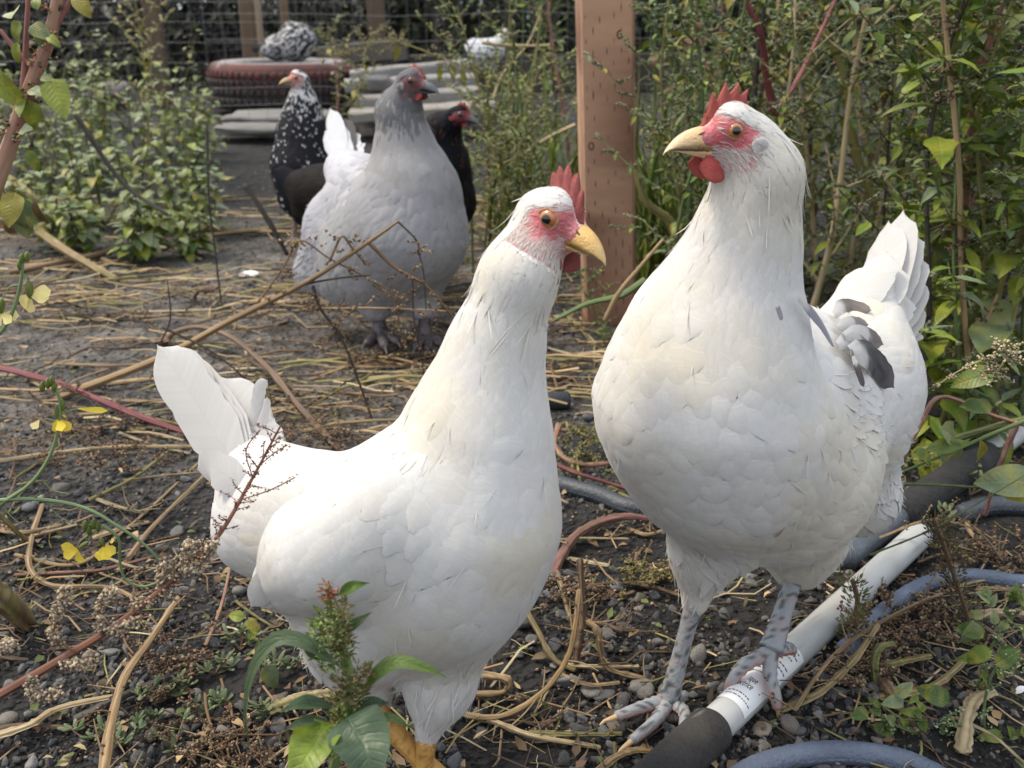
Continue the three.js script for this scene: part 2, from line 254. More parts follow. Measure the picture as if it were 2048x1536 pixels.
function hen(o) {
  seed(o.seed); const S = o.size ?? 1;
  const root = thing(o.name ?? 'hen', o.base, o.label, 'hen');
  // head frame: x towards the beak, y up, z to the bird's right, in millimetres from the middle of the skull
  const hd = o.head, yaw = hd.yaw * Math.PI / 180, pit = hd.pitch * Math.PI / 180, rol = (hd.roll ?? 0) * Math.PI / 180;
  const fwd = [Math.cos(pit) * Math.cos(yaw), Math.sin(pit), -Math.cos(pit) * Math.sin(yaw)]; let side = nrm(cross(fwd, [0, 1, 0])), up = cross(side, fwd);
  [side, up] = [add(mul(side, Math.cos(rol)), mul(up, Math.sin(rol))), add(mul(up, Math.cos(rol)), mul(side, -Math.sin(rol)))];
  const k = hd.scale / 1000, org = sub(P(...hd.eye), add(add(mul(fwd, 4 * k), mul(up, 2.5 * k)), mul(side, 12 * k * hd.near)));
  const hl = (x, y, z = 0) => add(add(mad(org, fwd, x * k), mul(up, y * k)), mul(side, z * k));
  const loc = (p) => { const q = sub(p, org); return [dot(q, fwd) / k, dot(q, up) / k, dot(q, side) / k]; };
  const cones = [], addCone = (a, b, ra, rb, kk, type) => { const ba = sub(b, a); cones.push({ a, b, ba, bb: Math.max(1e-9, dot(ba, ba)), ra, rb, k: kk, type, flow: nrm(ba) }); };
  addCone(hl(0, 3), hl(-9, -3), 13.2 * k, 14 * k, 3 * k, 'head');
  addCone(hl(15, -4), hl(-2, 1), 7 * k, 12 * k, 3 * k, 'head');
  addCone(hl(10, -9.5), hl(-6, -9), 5.5 * k, 10.5 * k, 3 * k, 'head');
  for (const s of [-1, 1]) addCone(hl(5, 2.5, 7.6 * s), hl(3, 2.5, 7.4 * s), 5 * k, 5 * k, 2 * k, 'head');
  const thin = 0.0035 * S, kB = o.k ?? 0.03 * S;
  let last = [hl(-9, -5), 14.5 * k];
  for (const s of o.segs) {
    const A = s[0] === 'H' ? last[0] : P(s[0][0], s[0][1], s[0][2]), ra = s[0] === 'H' ? last[1] : s[0][3] * pxm(s[0][0], s[0][1], s[0][2]) - thin;
    const B = P(s[1][0], s[1][1], s[1][2]), rb = s[1][3] * pxm(s[1][0], s[1][1], s[1][2]) - thin;
    addCone(A, B, ra, rb, s[2] === 'nape' ? 0.008 * S : s[2] === 'neck' ? kB * 0.6 : s[2] === 'thigh' ? kB * 0.55 : kB, s[2]);
    if (s[3]) cones[cones.length - 1].flow = nrm(sub(P(...s[3][1]), P(...s[3][0])));
  }
  const f = makeField(cones), headOrg = hl(-4, -3);
  const surf = (a, d, far = 0.03) => { let t = far * k * 1000; for (let i = 0; i < 60; i++) { const v = f(mad(a, d, t)); if (v < 0.00005) break; t -= Math.max(v * 0.8, 0.00004); } return mad(a, d, t); };   // where a ray from inside meets the skin
  const inHead = (p) => len(sub(p, headOrg)) < 30 * k;
  // bare skin of the face
  const bare = (p) => {
    const [x, y, z] = loc(p); if (x < -15 || Math.abs(z) < 2.5 && y > -2) return 0;
    const wob = (noise(x * 0.35, y * 0.35, 3) - 0.5) * 0.5;
    const eye = 1 - ((x - 7.5) / 16.5) ** 2 - ((y - 0.5) / (8.5 + (x > 4 ? 1 : 0))) ** 2 + wob, jaw = 1 - ((x - 3.5) / 13) ** 2 - ((y + 9.5) / 9) ** 2 + wob;
    return x > 13.5 && y < 4 ? 1 : clamp(Math.max(eye * 2.6, jaw > 0 ? Math.min(0.5, jaw * 2 + 0.1) : 0));
  };
  const face = o.face, under = o.under;
  const skinCol = (p) => { if (!inHead(p)) return under; const b = bare(p); if (!b) return mix(under, face, 0.35 * sstep(-18, -2, loc(p)[0])); const n = fbm(p[0] * 500, p[1] * 500, p[2] * 500, 3), q = loc(p); return mix(face, mul(face, 0.55), clamp(n * 1.5 - 0.45) ).map((v, i) => lerp(v, under[i], b < 1 ? 0.05 + 0.2 * (1 - b) + 0.15 * n : q[0] > 14 ? 0.1 : 0.04)); };
  let lo = [9, 9, 9], hi = [-9, -9, -9];
  for (const c of cones) for (const [q, r] of [[c.a, c.ra], [c.b, c.rb]]) for (let i = 0; i < 3; i++) { lo[i] = Math.min(lo[i], q[i] - r - 0.012); hi[i] = Math.max(hi[i], q[i] + r + 0.012); }
  const body = new MB();
  nets(f, lo, hi, o.cell ?? 0.006, (p) => len(sub(p, headOrg)) > 27 * k, body, skinCol);
  const nb = body.i.length;
  nets(f, mad(headOrg, [1, 1, 1], -34 * k), mad(headOrg, [1, 1, 1], 34 * k), o.headCell ?? 0.0017, (p) => len(sub(p, headOrg)) < 33 * k, body, skinCol);
  // ---- feathers over the skin ----
  const layers = {}, TYPES = {                                     // length, width (mm), share of length between rows, lift, cut, part, chance of a loose wisp
    head: [8.5, 2.4, 0.2, 0.02, 'hackle', 'head_feathers', 0, 0.25], bristle: [5, 0.42, 0.42, 0.16, 'hackle', 'face_bristles', 0], neck: [27, 9, 0.14, 0.002, 'hackle', 'neck_feathers', 0.004, 0.26], nape: [15, 5.5, 0.16, 0.012, 'hackle', 'neck_feathers', 0.02, 0.35],
    breast: [27, 21, 0.26, 0.002, 'contour', 'breast_feathers', 0.004, 1.5], belly: [28, 21, 0.26, 0.006, 'contour', 'belly_feathers', 0.08, 1.6], back: [36, 16, 0.15, 0.002, 'contour', 'back_feathers', 0, 1.0], wing: [27, 19, 0.26, 0.003, 'contour', 'wing_coverts', 0, 1.1], rump: [38, 26, 0.26, 0.008, 'contour', 'saddle_feathers', 0.02, 1.5],
    thigh: [26, 14, 0.2, 0.012, 'contour', 'thigh_feathers', 0.16, 1], flank: [30, 12, 0.18, 0.06, 'plume', 'flank_feathers', 0.2], fluff: [32, 14, 0.2, 0.06, 'plume', 'fluff_feathers', 0.3], wisp: [20, 1.3, 0.2, 0.2, 'hackle', 'loose_wisps', 0], ...(o.types ?? {}) };
  const weights = (p) => {                                          // flow and nearest kind of plumage
    let fl = [0, 0, 0], best = null, bd = 1e9; for (const c of cones) { const d = cone(p, c), w = 1 / (Math.max(0, d) + 0.004 * S) ** 3, e = d + R(0, 0.03) * S; fl = mad(fl, c.flow, w); if (e < bd) { bd = e; best = c; } }
    return [fl, best.type];
  };
  const grid = new Map(), G = 0.009, key = (p) => Math.floor(p[0] / G) + ',' + Math.floor(p[1] / G) + ',' + Math.floor(p[2] / G);
  const tris = []; let area = 0; const idx = body.i, bp = body.p, at = (i) => [bp[i * 3], bp[i * 3 + 1], bp[i * 3 + 2]];
  for (let t = 0; t < idx.length; t += 3) { const a = at(idx[t]), b = at(idx[t + 1]), c = at(idx[t + 2]), A = len(cross(sub(b, a), sub(c, a))) / 2; if (t < nb ? false : len(sub(a, headOrg)) > 27 * k) continue; area += A * (t >= nb ? 5 : 1); tris.push([area, a, b, c]); }
  const count = Math.min(160000, Math.round(area * (o.dens ?? 620000)));
  const nrow = o.rows ?? 5, ncol = o.cols ?? 4;
  for (let q = 0; q < count; q++) {
    const r = rnd() * area; let l = 0, h = tris.length - 1; while (l < h) { const m = (l + h) >> 1; tris[m][0] < r ? l = m + 1 : h = m; }
    const [, A, B, C] = tris[l]; let u = rnd(), v = rnd(); if (u + v > 1) { u = 1 - u; v = 1 - v; }
    const p = add(A, add(mul(sub(B, A), u), mul(sub(C, A), v)));
    let [fl, type] = weights(p); const ih = inHead(p);
    if (ih) { const b = bare(p), [x, y, z] = loc(p); if (b === 1) { if (x > 12 || rnd() > 0.03) continue; type = 'bristle'; } else if (b) { if (rnd() < (b > 0.5 ? 0.88 : 0.62)) continue; type = 'bristle'; } else type = x > -12 ? 'head' : type === 'head' ? 'nape' : 'nape'; if (((x - 4) / 6.6) ** 2 + ((y - 2.5) / 6.6) ** 2 < 1 && Math.abs(z) > 5) continue; if (x > 10 && Math.abs(z) < 3) continue; }
    if (o.skip && o.skip(p, type)) continue;
    const y = TYPES[type], sc = ih ? k * 1000 : S, Lm = y[0] / 1000 * sc * R(0.75, 1.3), Wm = y[1] / 1000 * sc * R(0.75, 1.3), gap = Math.sqrt(Lm * y[2] * Wm * 0.55);
    const kx = Math.floor(p[0] / G), ky = Math.floor(p[1] / G), kz = Math.floor(p[2] / G), reach = Math.ceil(gap / G); let ok = true;
    for (let i = -reach; i <= reach && ok; i++) for (let j = -reach; j <= reach && ok; j++) for (let m = -reach; m <= reach && ok; m++) { const L2 = grid.get((kx + i) + ',' + (ky + j) + ',' + (kz + m)); if (L2) for (const e of L2) if (len(sub(e, p)) < gap) { ok = false; break; } }
    if (!ok) continue; const kk = key(p); grid.has(kk) ? grid.get(kk).push(p) : grid.set(kk, [p]);
    const n = grad(f, p); let F1 = nrm(mad(fl, n, -dot(fl, n))); if (!(len(F1) > 0.5)) continue;
    const tone = o.colour(p, type, n), s0 = cross(n, F1);
    const plant = (type, Lm, Wm, spread, lift) => {
      const y = TYPES[type], F2 = nrm(mad(F1, s0, R(-1, 1) * spread)), s1 = cross(n, F2), mb = layers[type] ??= new MB(), first = mb.n, cut = CUT[y[4]];
      const base = R(0.15, y[4] === 'contour' ? 0.45 : 0.5) / 1000 * sc * (type === 'bristle' ? 0.3 : 1), puff = (y[7] ?? 0.4) / 1000 * sc * R(0.4, 1.3) * (o.puff ?? 1), curl = R(-0.25, 0.25), id = R(0, 50), nc = Wm < 0.003 * sc ? 2 : ncol;
      for (let i = 0; i <= nrow; i++) {
        const t = 1 - (1 - i / nrow) ** 1.5;
        for (let j = 0; j <= nc; j++) {
          const w = j / nc * 2 - 1, e = w * cut(t) * (y[4] === 'contour' ? 1 : 1 - 0.15 * noise(id, t * 7, j)); let z = mad(mad(p, F2, t * Lm * (i === nrow && y[4] === 'contour' ? R(0.93, 1.03) : 1) - w * w * Wm * (y[4] === 'contour' ? 0.34 : 0.12) * t), s1, e * Wm / 2 + curl * t * t * Wm);
          const d = f(z), g = grad(f, z, 0.0015); z = mad(z, g, -d); const hgt = y[4] === 'plume' ? base + Lm * lift * t ** 1.5 : base * (1 - 0.8 * t) + Lm * lift * t ** 2 + puff * (1 - w * w) * Math.sin(Math.PI * (0.06 + 0.86 * t));
          mb.vert(mad(z, g, Math.max(0.0002, hgt)), j / nc, t, tone.spot ? tone.spot(t, w) : tone);
        }
      }
      for (let i = 0; i < nrow; i++) for (let j = 0; j < nc; j++) { const v0 = first + i * (nc + 1) + j; mb.quad(v0, v0 + 1, v0 + nc + 2, v0 + nc + 1); }
    };
    plant(type, Lm, Wm, y[4] === 'plume' ? 0.3 : type === 'bristle' ? 0.25 : type === 'head' ? 0.2 : type === 'neck' ? 0.09 : 0.16, (y[3] * R(0.3, 1.7) + (y[4] === 'contour' && rnd() < 0.01 ? 0.02 : 0)) * (o.lift ?? 1));
    if (o.wisps !== false) for (let w = y[6] * 5; w > 0; w--) if (rnd() < w) plant('wisp', 0.02 * sc * R(0.6, 1.3), 0.0011 * sc, 0.6, R(0.05, 0.3));
  }
  body.build('body', M.skin, root);
  for (const type in layers) layers[type].build(TYPES[type][5], o.fmat ?? FM, root, 'stuff');
  // ---- tail and flight feathers, each one a part ----
  for (const q of o.quills ?? []) { const mb = new MB(); const lay = (e) => { if (!q.lay) return P(...e); let d = 0.4; for (let i = 0; i < 200; i++) { const v = f(P(e[0], e[1], d)) - q.lay; if (v < 0.0002) break; d += Math.max(0.0003, v * 0.5); } return [...P(e[0], e[1], d)]; }; quill(mb, curve(q.pts.map(lay), q.rows ?? 20), q.w * (q.lay ? 0.00036 : pxm(...q.pts[1])), q.face ? nrm(q.face) : [0, 0, 1], q.col ?? o.quillCol, q); mb.build(q.name ?? 'tail_feather', o.fmat ?? FQ, root); }
  // ---- beak ----
  const bk = o.beak, upper = new MB(), lower = new MB();
  const half = (mb, T0, B0, Wd, s0, cf) => { const ns = 14, nj = 10, first = mb.n; for (let i = 0; i <= ns; i++) { const t = i / ns, a = T0(t), b = B0(t), w = Wd(t); for (let j = 0; j <= nj; j++) { const an = j / nj * Math.PI, c = Math.cos(an), sn = Math.sin(an); mb.vert(hl(lerp(b[0], a[0], sn), lerp(b[1], a[1], sn ** 0.8), w * c), j / nj, t, cf(t, sn)); } } for (let i = 0; i < ns; i++) { for (let j = 0; j < nj; j++) { const v = first + i * (nj + 1) + j; mb.quad(v, v + 1, v + nj + 2, v + nj + 1); } const v = first + i * (nj + 1); mb.quad(v, v + nj + 1, v + 2 * nj + 1, v + nj); } };
  half(upper, (t) => [15 + 23 * t - 1.5 * t ** 5, 3.2 - 4.5 * t - 11.5 * t ** 2.6], (t) => [11 + 24.5 * t, -8 - 1.2 * t - (t > 0.75 ? 10 * (t - 0.75) ** 1.3 : 0)], (t) => 6.6 * (1 - t ** 2.3) ** 0.75 + 0.25, 1, (t, s) => mul(mix(mix(bk[0], bk[1], sstep(0.1, 1, t)), mul(bk[0], 0.6), clamp(fbm(t * 9, s * 3, 4, 3) * 1.6 - 0.6) * 0.55), 0.88 + 0.2 * noise(t * 3, s * 16, 7)));
  half(lower, (t) => [11 + 20 * t, -12.5 + 2.2 * t - 1.0 * (1 - t)], (t) => [11 + 21 * t, -8.6 - 1.4 * t], (t) => 5.6 * (1 - t ** 1.8) ** 0.8 + 0.3, 1, (t) => mix(bk[0], bk[2] ?? bk[1], t));
  const ub = upper.build('upper_beak', M.beak, root); lower.build('lower_beak', M.beak, root);
  for (const s of [-1, 1]) { const nm = new MB(); nm.tube([hl(17, 0.4, 4.9 * s), hl(18.8, -0.6, 5.0 * s), hl(20.6, -1.6, 4.6 * s)], (t) => (0.55 * Math.sin(Math.PI * (0.15 + t * 0.7))) * k, mul(bk[0], 0.12), 6); nm.build('nostril', M.plain, ub); }
  // ---- comb, wattles, ear lobes, eyes ----
  const cb = o.comb, comb = new MB(), nu = 72, nv = 9;
  for (const sd of [-1, 1]) {
    const first = comb.n;
    for (let i = 0; i <= nu; i++) {
      const u = i / nu, Q = loc(surf(hl(lerp(10, -3, u), -2), nrm(sub(hl(lerp(20, -10, u), lerp(4, 20, u)), hl(lerp(10, -3, u), -2))))), B = [Q[0], Q[1] + 1], hh = cb.h * (0.3 + 0.7 * Math.sin(Math.PI * Math.min(1, u * 0.9 + 0.1)) ** 0.9) * (u > 0.93 ? (1 - u) / 0.07 : 1) * Math.min(1, 0.2 + u * 5);
      const fr = u * cb.n % 1, tooth = u < 0.12 ? 0.6 : (cb.solid ?? 0.52) + (1 - (cb.solid ?? 0.52)) * (1 - Math.abs(2 * fr - 1)) ** (cb.sharp ?? 1.1) * (0.85 + 0.3 * hash(Math.floor(u * cb.n), o.seed, 1)), dir = nrm([0.22 - 0.85 * u + cb.lean, 1, 0]);
      for (let j = 0; j <= nv; j++) { const v = j / nv, H = hh * tooth * v, th = 2.3 * (1 - 0.72 * v) * (u < 0.04 || u > 0.96 ? 0.4 : 1) * (0.9 + 0.3 * noise(u * 40, v * 8, sd)); comb.vert(hl(B[0] + dir[0] * H, B[1] - 2.5 + dir[1] * H, sd * th * (v > 0.99 ? 0.2 : 1) + (cb.flop ?? 0) * v * v), u * 6, v * 2, mix(o.combCol, mul(o.combCol, 0.72), noise(u * 50, v * 12, 5) * 0.8).map((c, q) => c + v * v * [0.07, 0.03, 0.01][q])); }
    }
    for (let i = 0; i < nu; i++) for (let j = 0; j < nv; j++) { const v = first + i * (nv + 1) + j; comb.quad(v, v + 1, v + nv + 2, v + nv + 1); }
  }
  comb.build('comb', M.comb, root);
  for (const s of [-1, 1]) {
    const wt = new MB(), [wl, ww] = o.wattle, na = 20, nl = 14;
    for (let i = 0; i <= nl; i++) for (let j = 0; j <= na; j++) { const t = i / nl, an = j / na * 6.283, r = Math.sin(Math.PI * Math.min(1, 0.12 + 0.88 * t)) ** 0.55 * (i === nl ? 0 : 1) * (0.6 + 0.4 * sstep(0, 0.5, t)); wt.vert(hl((o.wattleX ?? 10.5) + ww * 0.5 * r * Math.cos(an) - t * 2.5 + (noise(t * 3, an, s) - 0.5), (o.wattleY ?? -10.5) - wl * t, s * ((o.wattleZ ?? 4.8) + 2.2 * t) + 1.6 * r * Math.sin(an) * (0.7 + 0.5 * t)), j / na * 3, t * 2, mix(o.combCol, mul(o.combCol, 0.7), noise(an * 3, t * 9, 3) * 0.7)); }
    for (let i = 0; i < nl; i++) for (let j = 0; j < na; j++) { const v = i * (na + 1) + j; wt.quad(v, v + 1, v + na + 2, v + na + 1); }
    wt.build('wattle', M.comb, root);
    if (o.lobe) { const lb = new MB(), lz = loc(surf(hl(-9, -5.5), mul(side, s)))[2]; for (let i = 0; i <= 8; i++) for (let j = 0; j <= 14; j++) { const a = i / 8 * Math.PI, b = j / 14 * 6.283; lb.vert(hl(-9 + 6 * Math.sin(a) * Math.cos(b), -5 + 5 * Math.sin(a) * Math.sin(b) + 1.2 * Math.cos(b), lz + s * (0.9 * Math.cos(a) - 0.3)), j / 5, i / 5, mix(o.lobe, mul(o.lobe, 0.85), noise(a * 4, b * 3, 2))); } for (let i = 0; i < 8; i++) for (let j = 0; j < 14; j++) { const v = i * 15 + j; lb.quad(v, v + 15, v + 16, v + 1); } lb.build('ear_lobe', M.comb, root); }
    const er = hd.eyeR ?? 4.5, sp = surf(hl(4, 2.5, 0), mul(side, s)), ax = nrm(sub(hl(5.4, 2.9, s * 14), hl(4, 2.5, s * 9.6))), c = mad(sp, ax, -er * 0.62 * k), e1 = nrm(cross(ax, up)), e2 = cross(e1, ax), eye = new MB();
    for (let i = 0; i <= 26; i++) for (let j = 0; j <= 28; j++) { const a = i / 26 * 1.7, b = j / 28 * 6.283, cs = Math.cos(a), sn = Math.sin(a), col = a < 0.46 ? [0.004, 0.004, 0.005] : a < 1.06 ? mix(o.iris, mul(o.iris, 0.35), clamp(Math.abs(a - 0.78) / 0.36) ** 2 * 0.8 + 0.25 * noise(b * 6, a * 5, 1)) : [0.02, 0.012, 0.01]; eye.vert(add(c, mul(add(mul(ax, cs * 0.92), add(mul(e1, sn * Math.cos(b)), mul(e2, sn * Math.sin(b)))), er * k)), 0, 0, col); }
    for (let i = 0; i < 26; i++) for (let j = 0; j < 28; j++) { const v = i * 29 + j; eye.quad(v, v + 29, v + 30, v + 1); }
    eye.build('eye', M.eye, root);
    const lid = new MB(), ring = []; for (let j = 0; j <= 24; j++) { const b = j / 24 * 6.283; ring.push(mad(add(c, mul(add(mul(e1, Math.cos(b) * 1.08), mul(e2, Math.sin(b) * 0.95)), er * 0.97 * k)), ax, er * 0.36 * k)); } lid.tube(ring, (t, an) => 0.75 * k * (1 + 0.25 * Math.sin(t * 90)), o.lid ?? mix(o.face, [0.5, 0.3, 0.2], 0.45), 7); lid.build('eyelid', M.skin, root);
  }
  // ---- legs: shank, toes, claws, webs ----
  for (const lg of o.legs ?? []) {
    const sc = o.scaleCol, spots = (p) => { const n = noise(p[0] * 560, p[1] * 420, p[2] * 560), m = noise(p[0] * 160, p[1] * 160, p[2] * 160); return n > 0.66 ? mul(sc, o.spotK ?? 0.22) : mix(sc, o.toeCol ?? sc, clamp(m * 1.4 - 0.5) * 0.35); };
    const sh = new MB(), A = P(...lg.hock), B = P(...lg.ankle), r = lg.r * pxm(...lg.ankle), mid = mix(A, B, 0.5);
    sh.tube(curve([A, mid, B], 26), (t, an) => r * (1.12 - 0.25 * Math.sin(Math.PI * t) + 0.14 * t) * (1 + 0.07 * Math.abs(Math.sin(t * 44)) * Math.max(0, Math.cos(an)) + 0.03 * Math.sin(an * 7 + t * 60)), (t, an, p) => spots(p), 14, { flat: 0.85 });
    const shank = sh.build('leg', M.scale, root), base = root.userData.base, pads = [];
    for (const t of lg.toes) {
      const pts = curve([mad(B, [0, 1, 0], -0.001), ...t.map((q) => P(...q))], 16), L = pts.length, tm = new MB();
      tm.tube(pts.slice(0, L - 2), (u) => r * lerp(0.82, 0.5, u) * (1 + 0.09 * Math.sin(u * 40)), (u, an, p, dir) => dir[1] < -0.1 ? o.toeCol ?? sc : dir[1] < 0.25 ? mix(sc, o.toeCol ?? sc, 0.55) : spots(p), 10, { tip: 0.8 });
      const toe = tm.build('toe', M.scale, shank); void toe;
      const cl = new MB(), e = pts[L - 1], d = nrm(sub(e, pts[L - 3])); cl.tube([mad(e, d, -r * 1.2), mad(e, d, r * 0.4), add(mad(e, d, r * 1.0), [0, -r * 0.3, 0])], (u) => r * 0.3 * (1 - u * 0.8), o.clawCol ?? [0.5, 0.36, 0.2], 7); cl.build('claw', M.beak, shank);
      pads.push(pts);
    }
    if (lg.web !== false) for (let w = 0; w + 1 < Math.min(3, pads.length); w++) { const wb = new MB(), a = pads[w], b = pads[w + 1], n = 7; for (let i = 0; i <= n; i++) for (let j = 0; j <= 5; j++) { const e = mix(a[i], b[i], j / 5), sag = Math.sin(Math.PI * j / 5); wb.vert(add(mix(e, B, sag * 0.45 * i / n), [0, r * 0.3 * (1 - sag), 0]), j / 5, i / n, mul(o.toeCol ?? sc, 0.85 + 0.3 * noise(i, j, w))); } for (let i = 0; i < n; i++) for (let j = 0; j < 5; j++) { const v = i * 6 + j; wb.quad(v, v + 1, v + 7, v + 6); } wb.build('web', M.scale, shank); }
  }
  return { root, hl, loc, f };
}
const WHITE = [0.6, 0.59, 0.575], CREAM = [0.585, 0.548, 0.468];
const white = (p, type) => { if (rnd() < 0.012 && (type === 'breast' || type === 'belly')) { const w0 = R(-0.5, 0.5), t0 = R(0.5, 0.9); return { spot: (t, w) => Math.abs(w - w0) < 0.3 && Math.abs(t - t0) < 0.12 ? [0.36, 0.26, 0.17] : WHITE }; } const n = fbm(p[0] * 22, p[1] * 22, p[2] * 22, 3); return jit(mix(WHITE, CREAM, clamp((n - 0.38) * 3) * (type === 'wing' || type === 'back' ? 0.3 : 1)), 0.03); };
const A = (() => {
  const grey = [0.12, 0.11, 0.115];
  const q = (pts, w, col, face, name = 'tail_feather', x = {}) => ({ pts, w, col, face, name, ...x });
  const gt = (from, c) => (t) => mix(WHITE, c, sstep(from, from + 0.3, t) * 0.85);
  return hen({
    seed: 11, name: 'hen', base: gp(1430, 1410), label: 'white hen with grey wing marks standing with one foot on the pipe', size: 1, cell: 0.006, cols: 6, puff: 0.62,
    head: { eye: [1470, 261, 0.585], yaw: 198, pitch: 5, roll: 0, near: -1, scale: 1.13 },
    face: [0.52, 0.085, 0.1], under: [0.80, 0.76, 0.70], combCol: [0.72, 0.135, 0.115], comb: { h: 13.5, n: 5.6, lean: 0.1, solid: 0.45, sharp: 1.3 }, wattle: [14.5, 18], lobe: [0.86, 0.8, 0.78], iris: [0.42, 0.15, 0.025], lid: [0.34, 0.2, 0.14],
    beak: [[0.68, 0.45, 0.21], [0.76, 0.58, 0.37]], colour: white, quillCol: WHITE,
    segs: [
      ['H', [1517, 360, 0.605, 88], 'nape'], [[1517, 350, 0.605, 86], [1488, 490, 0.612, 112], 'neck'], [[1488, 490, 0.612, 110], [1440, 640, 0.618, 158], 'neck'],
      [[1440, 660, 0.618, 160], [1418, 800, 0.618, 222], 'breast'], [[1405, 790, 0.61, 205], [1450, 900, 0.625, 195], 'breast'], [[1460, 880, 0.63, 200], [1545, 935, 0.67, 205], 'belly'],
      [[1545, 700, 0.68, 118], [1700, 770, 0.80, 118], 'back'], [[1620, 870, 0.70, 140], [1700, 790, 0.80, 130], 'belly'],
      [[1700, 750, 0.79, 128], [1738, 600, 0.85, 72], 'rump'], [[1600, 760, 0.66, 82], [1715, 830, 0.76, 86], 'wing'],
      [[1605, 800, 0.652, 66], [1640, 950, 0.672, 62], 'flank', [[1600, 820, 0.65], [1700, 900, 0.69]]],
      [[1680, 900, 0.76, 95], [1712, 985, 0.77, 92], 'fluff'],
      [[1420, 985, 0.622, 62], [1446, 1085, 0.626, 52], 'flank'], [[1440, 960, 0.635, 105], [1410, 1100, 0.635, 74], 'thigh'], [[1408, 1100, 0.635, 68], [1390, 1205, 0.632, 34], 'thigh'],
      [[1600, 980, 0.69, 120], [1600, 1080, 0.70, 92], 'belly'], [[1600, 1080, 0.70, 90], [1596, 1135, 0.70, 48], 'thigh'],
    ],
    quills: [
      ...[[1778, 440, 0.93, -8], [1808, 418, 0.93, 0], [1828, 455, 0.92, 4], [1838, 500, 0.91, 8], [1836, 545, 0.90, 8], [1828, 590, 0.89, 6], [1812, 640, 0.88, 4]].map((e, i) => q([[1722, 640, 0.83], [1752 + i * 7, 570 + i * 16, 0.87], [e[0], e[1], e[2]]], 96, (t) => mix(WHITE, CREAM, 0.25 * (1 - t)), [-0.75 + i * 0.03, 0.3, 0.6])),
      ...[[1700, 618, 1775, 500], [1716, 640, 1800, 530], [1735, 660, 1812, 590], [1690, 650, 1742, 548]].map((e) => q([[e[0], e[1], 0.80], [(e[0] + e[2]) / 2 + 6, (e[1] + e[3]) / 2 + 4, 0.825], [e[2], e[3], 0.85]], 78, WHITE, [-0.6, 0.45, 0.65], 'tail_covert')),
      // grey-tipped feathers of the folded wing, lying on the plumage
      ...[[[1668, 630], [1702, 611], [1744, 622], 34, 0.35, [0.15, 0.13, 0.12]], [[1676, 655], [1708, 643], [1738, 650], 27, 0.5, [0.24, 0.21, 0.21]], [[1676, 690], [1708, 680], [1744, 694], 36, 0.72, [0.2, 0.18, 0.18]], [[1690, 672], [1732, 668], [1768, 690], 38, 0.58, [0.17, 0.15, 0.15]],
        [[1700, 700], [1738, 702], [1774, 738], 42, 0.32, [0.09, 0.085, 0.09]], [[1708, 708], [1752, 724], [1789, 778], 54, 0.28, [0.06, 0.056, 0.064]], [[1598, 596], [1636, 640], [1669, 694], 17, 0.2, [0.3, 0.3, 0.36]], [[1706, 712], [1718, 744], [1728, 775], 13, 0.25, [0.08, 0.07, 0.075]], [[1552, 606], [1559, 624], [1564, 642], 9, 0.2, [0.25, 0.24, 0.27]]]
        .map((e, i) => ({ pts: [e[0], e[1], e[2]], w: e[3], col: (t, w) => mix(WHITE, e[5], sstep(e[4], e[4] + 0.1, t + 0.06 * Math.abs(w)) * (0.85 + 0.15 * noise(t * 9, w * 5, i))), face: [0.15, 0.5, 0.85], name: 'wing_feather', lay: 0.0045 + i * 0.0007, camber: 0.06, rows: 14 })),
      ...[[1700, 700, 1730, 800, 1720, 905], [1715, 720, 1750, 815, 1742, 895], [1735, 730, 1772, 800, 1766, 880], [1750, 720, 1792, 790, 1790, 860]].map((e, i) => q([[e[0], e[1], 0.70 + i * 0.02], [e[2], e[3], 0.695 + i * 0.02], [e[4], e[5], 0.705 + i * 0.02]], 70, WHITE, [0.35, 0.15, 0.9], 'wing_feather')),
    ],
    legs: [
      { hock: [1392, 1190, 0.632], ankle: [1338, 1398, 0.628], r: 20, toes: [[[1290, 1412, 0.618], [1215, 1440, 0.60]], [[1312, 1440, 0.605], [1246, 1496, 0.573]], [[1368, 1425, 0.612], [1364, 1470, 0.585]], [[1372, 1395, 0.648], [1384, 1402, 0.658]]].map((t) => t) },
      { hock: [1596, 1130, 0.692], ankle: [1543, 1300, 0.648], r: 20, toes: [[[1490, 1330, 0.638], [1464, 1362, 0.633], [1454, 1402, 0.636]], [[1540, 1350, 0.632], [1552, 1395, 0.619], [1556, 1425, 0.618]], [[1578, 1297, 0.655], [1586, 1303, 0.66]]] },
    ],
    scaleCol: [0.25, 0.275, 0.295], toeCol: [0.42, 0.22, 0.18], clawCol: [0.55, 0.38, 0.2],
  });
})();
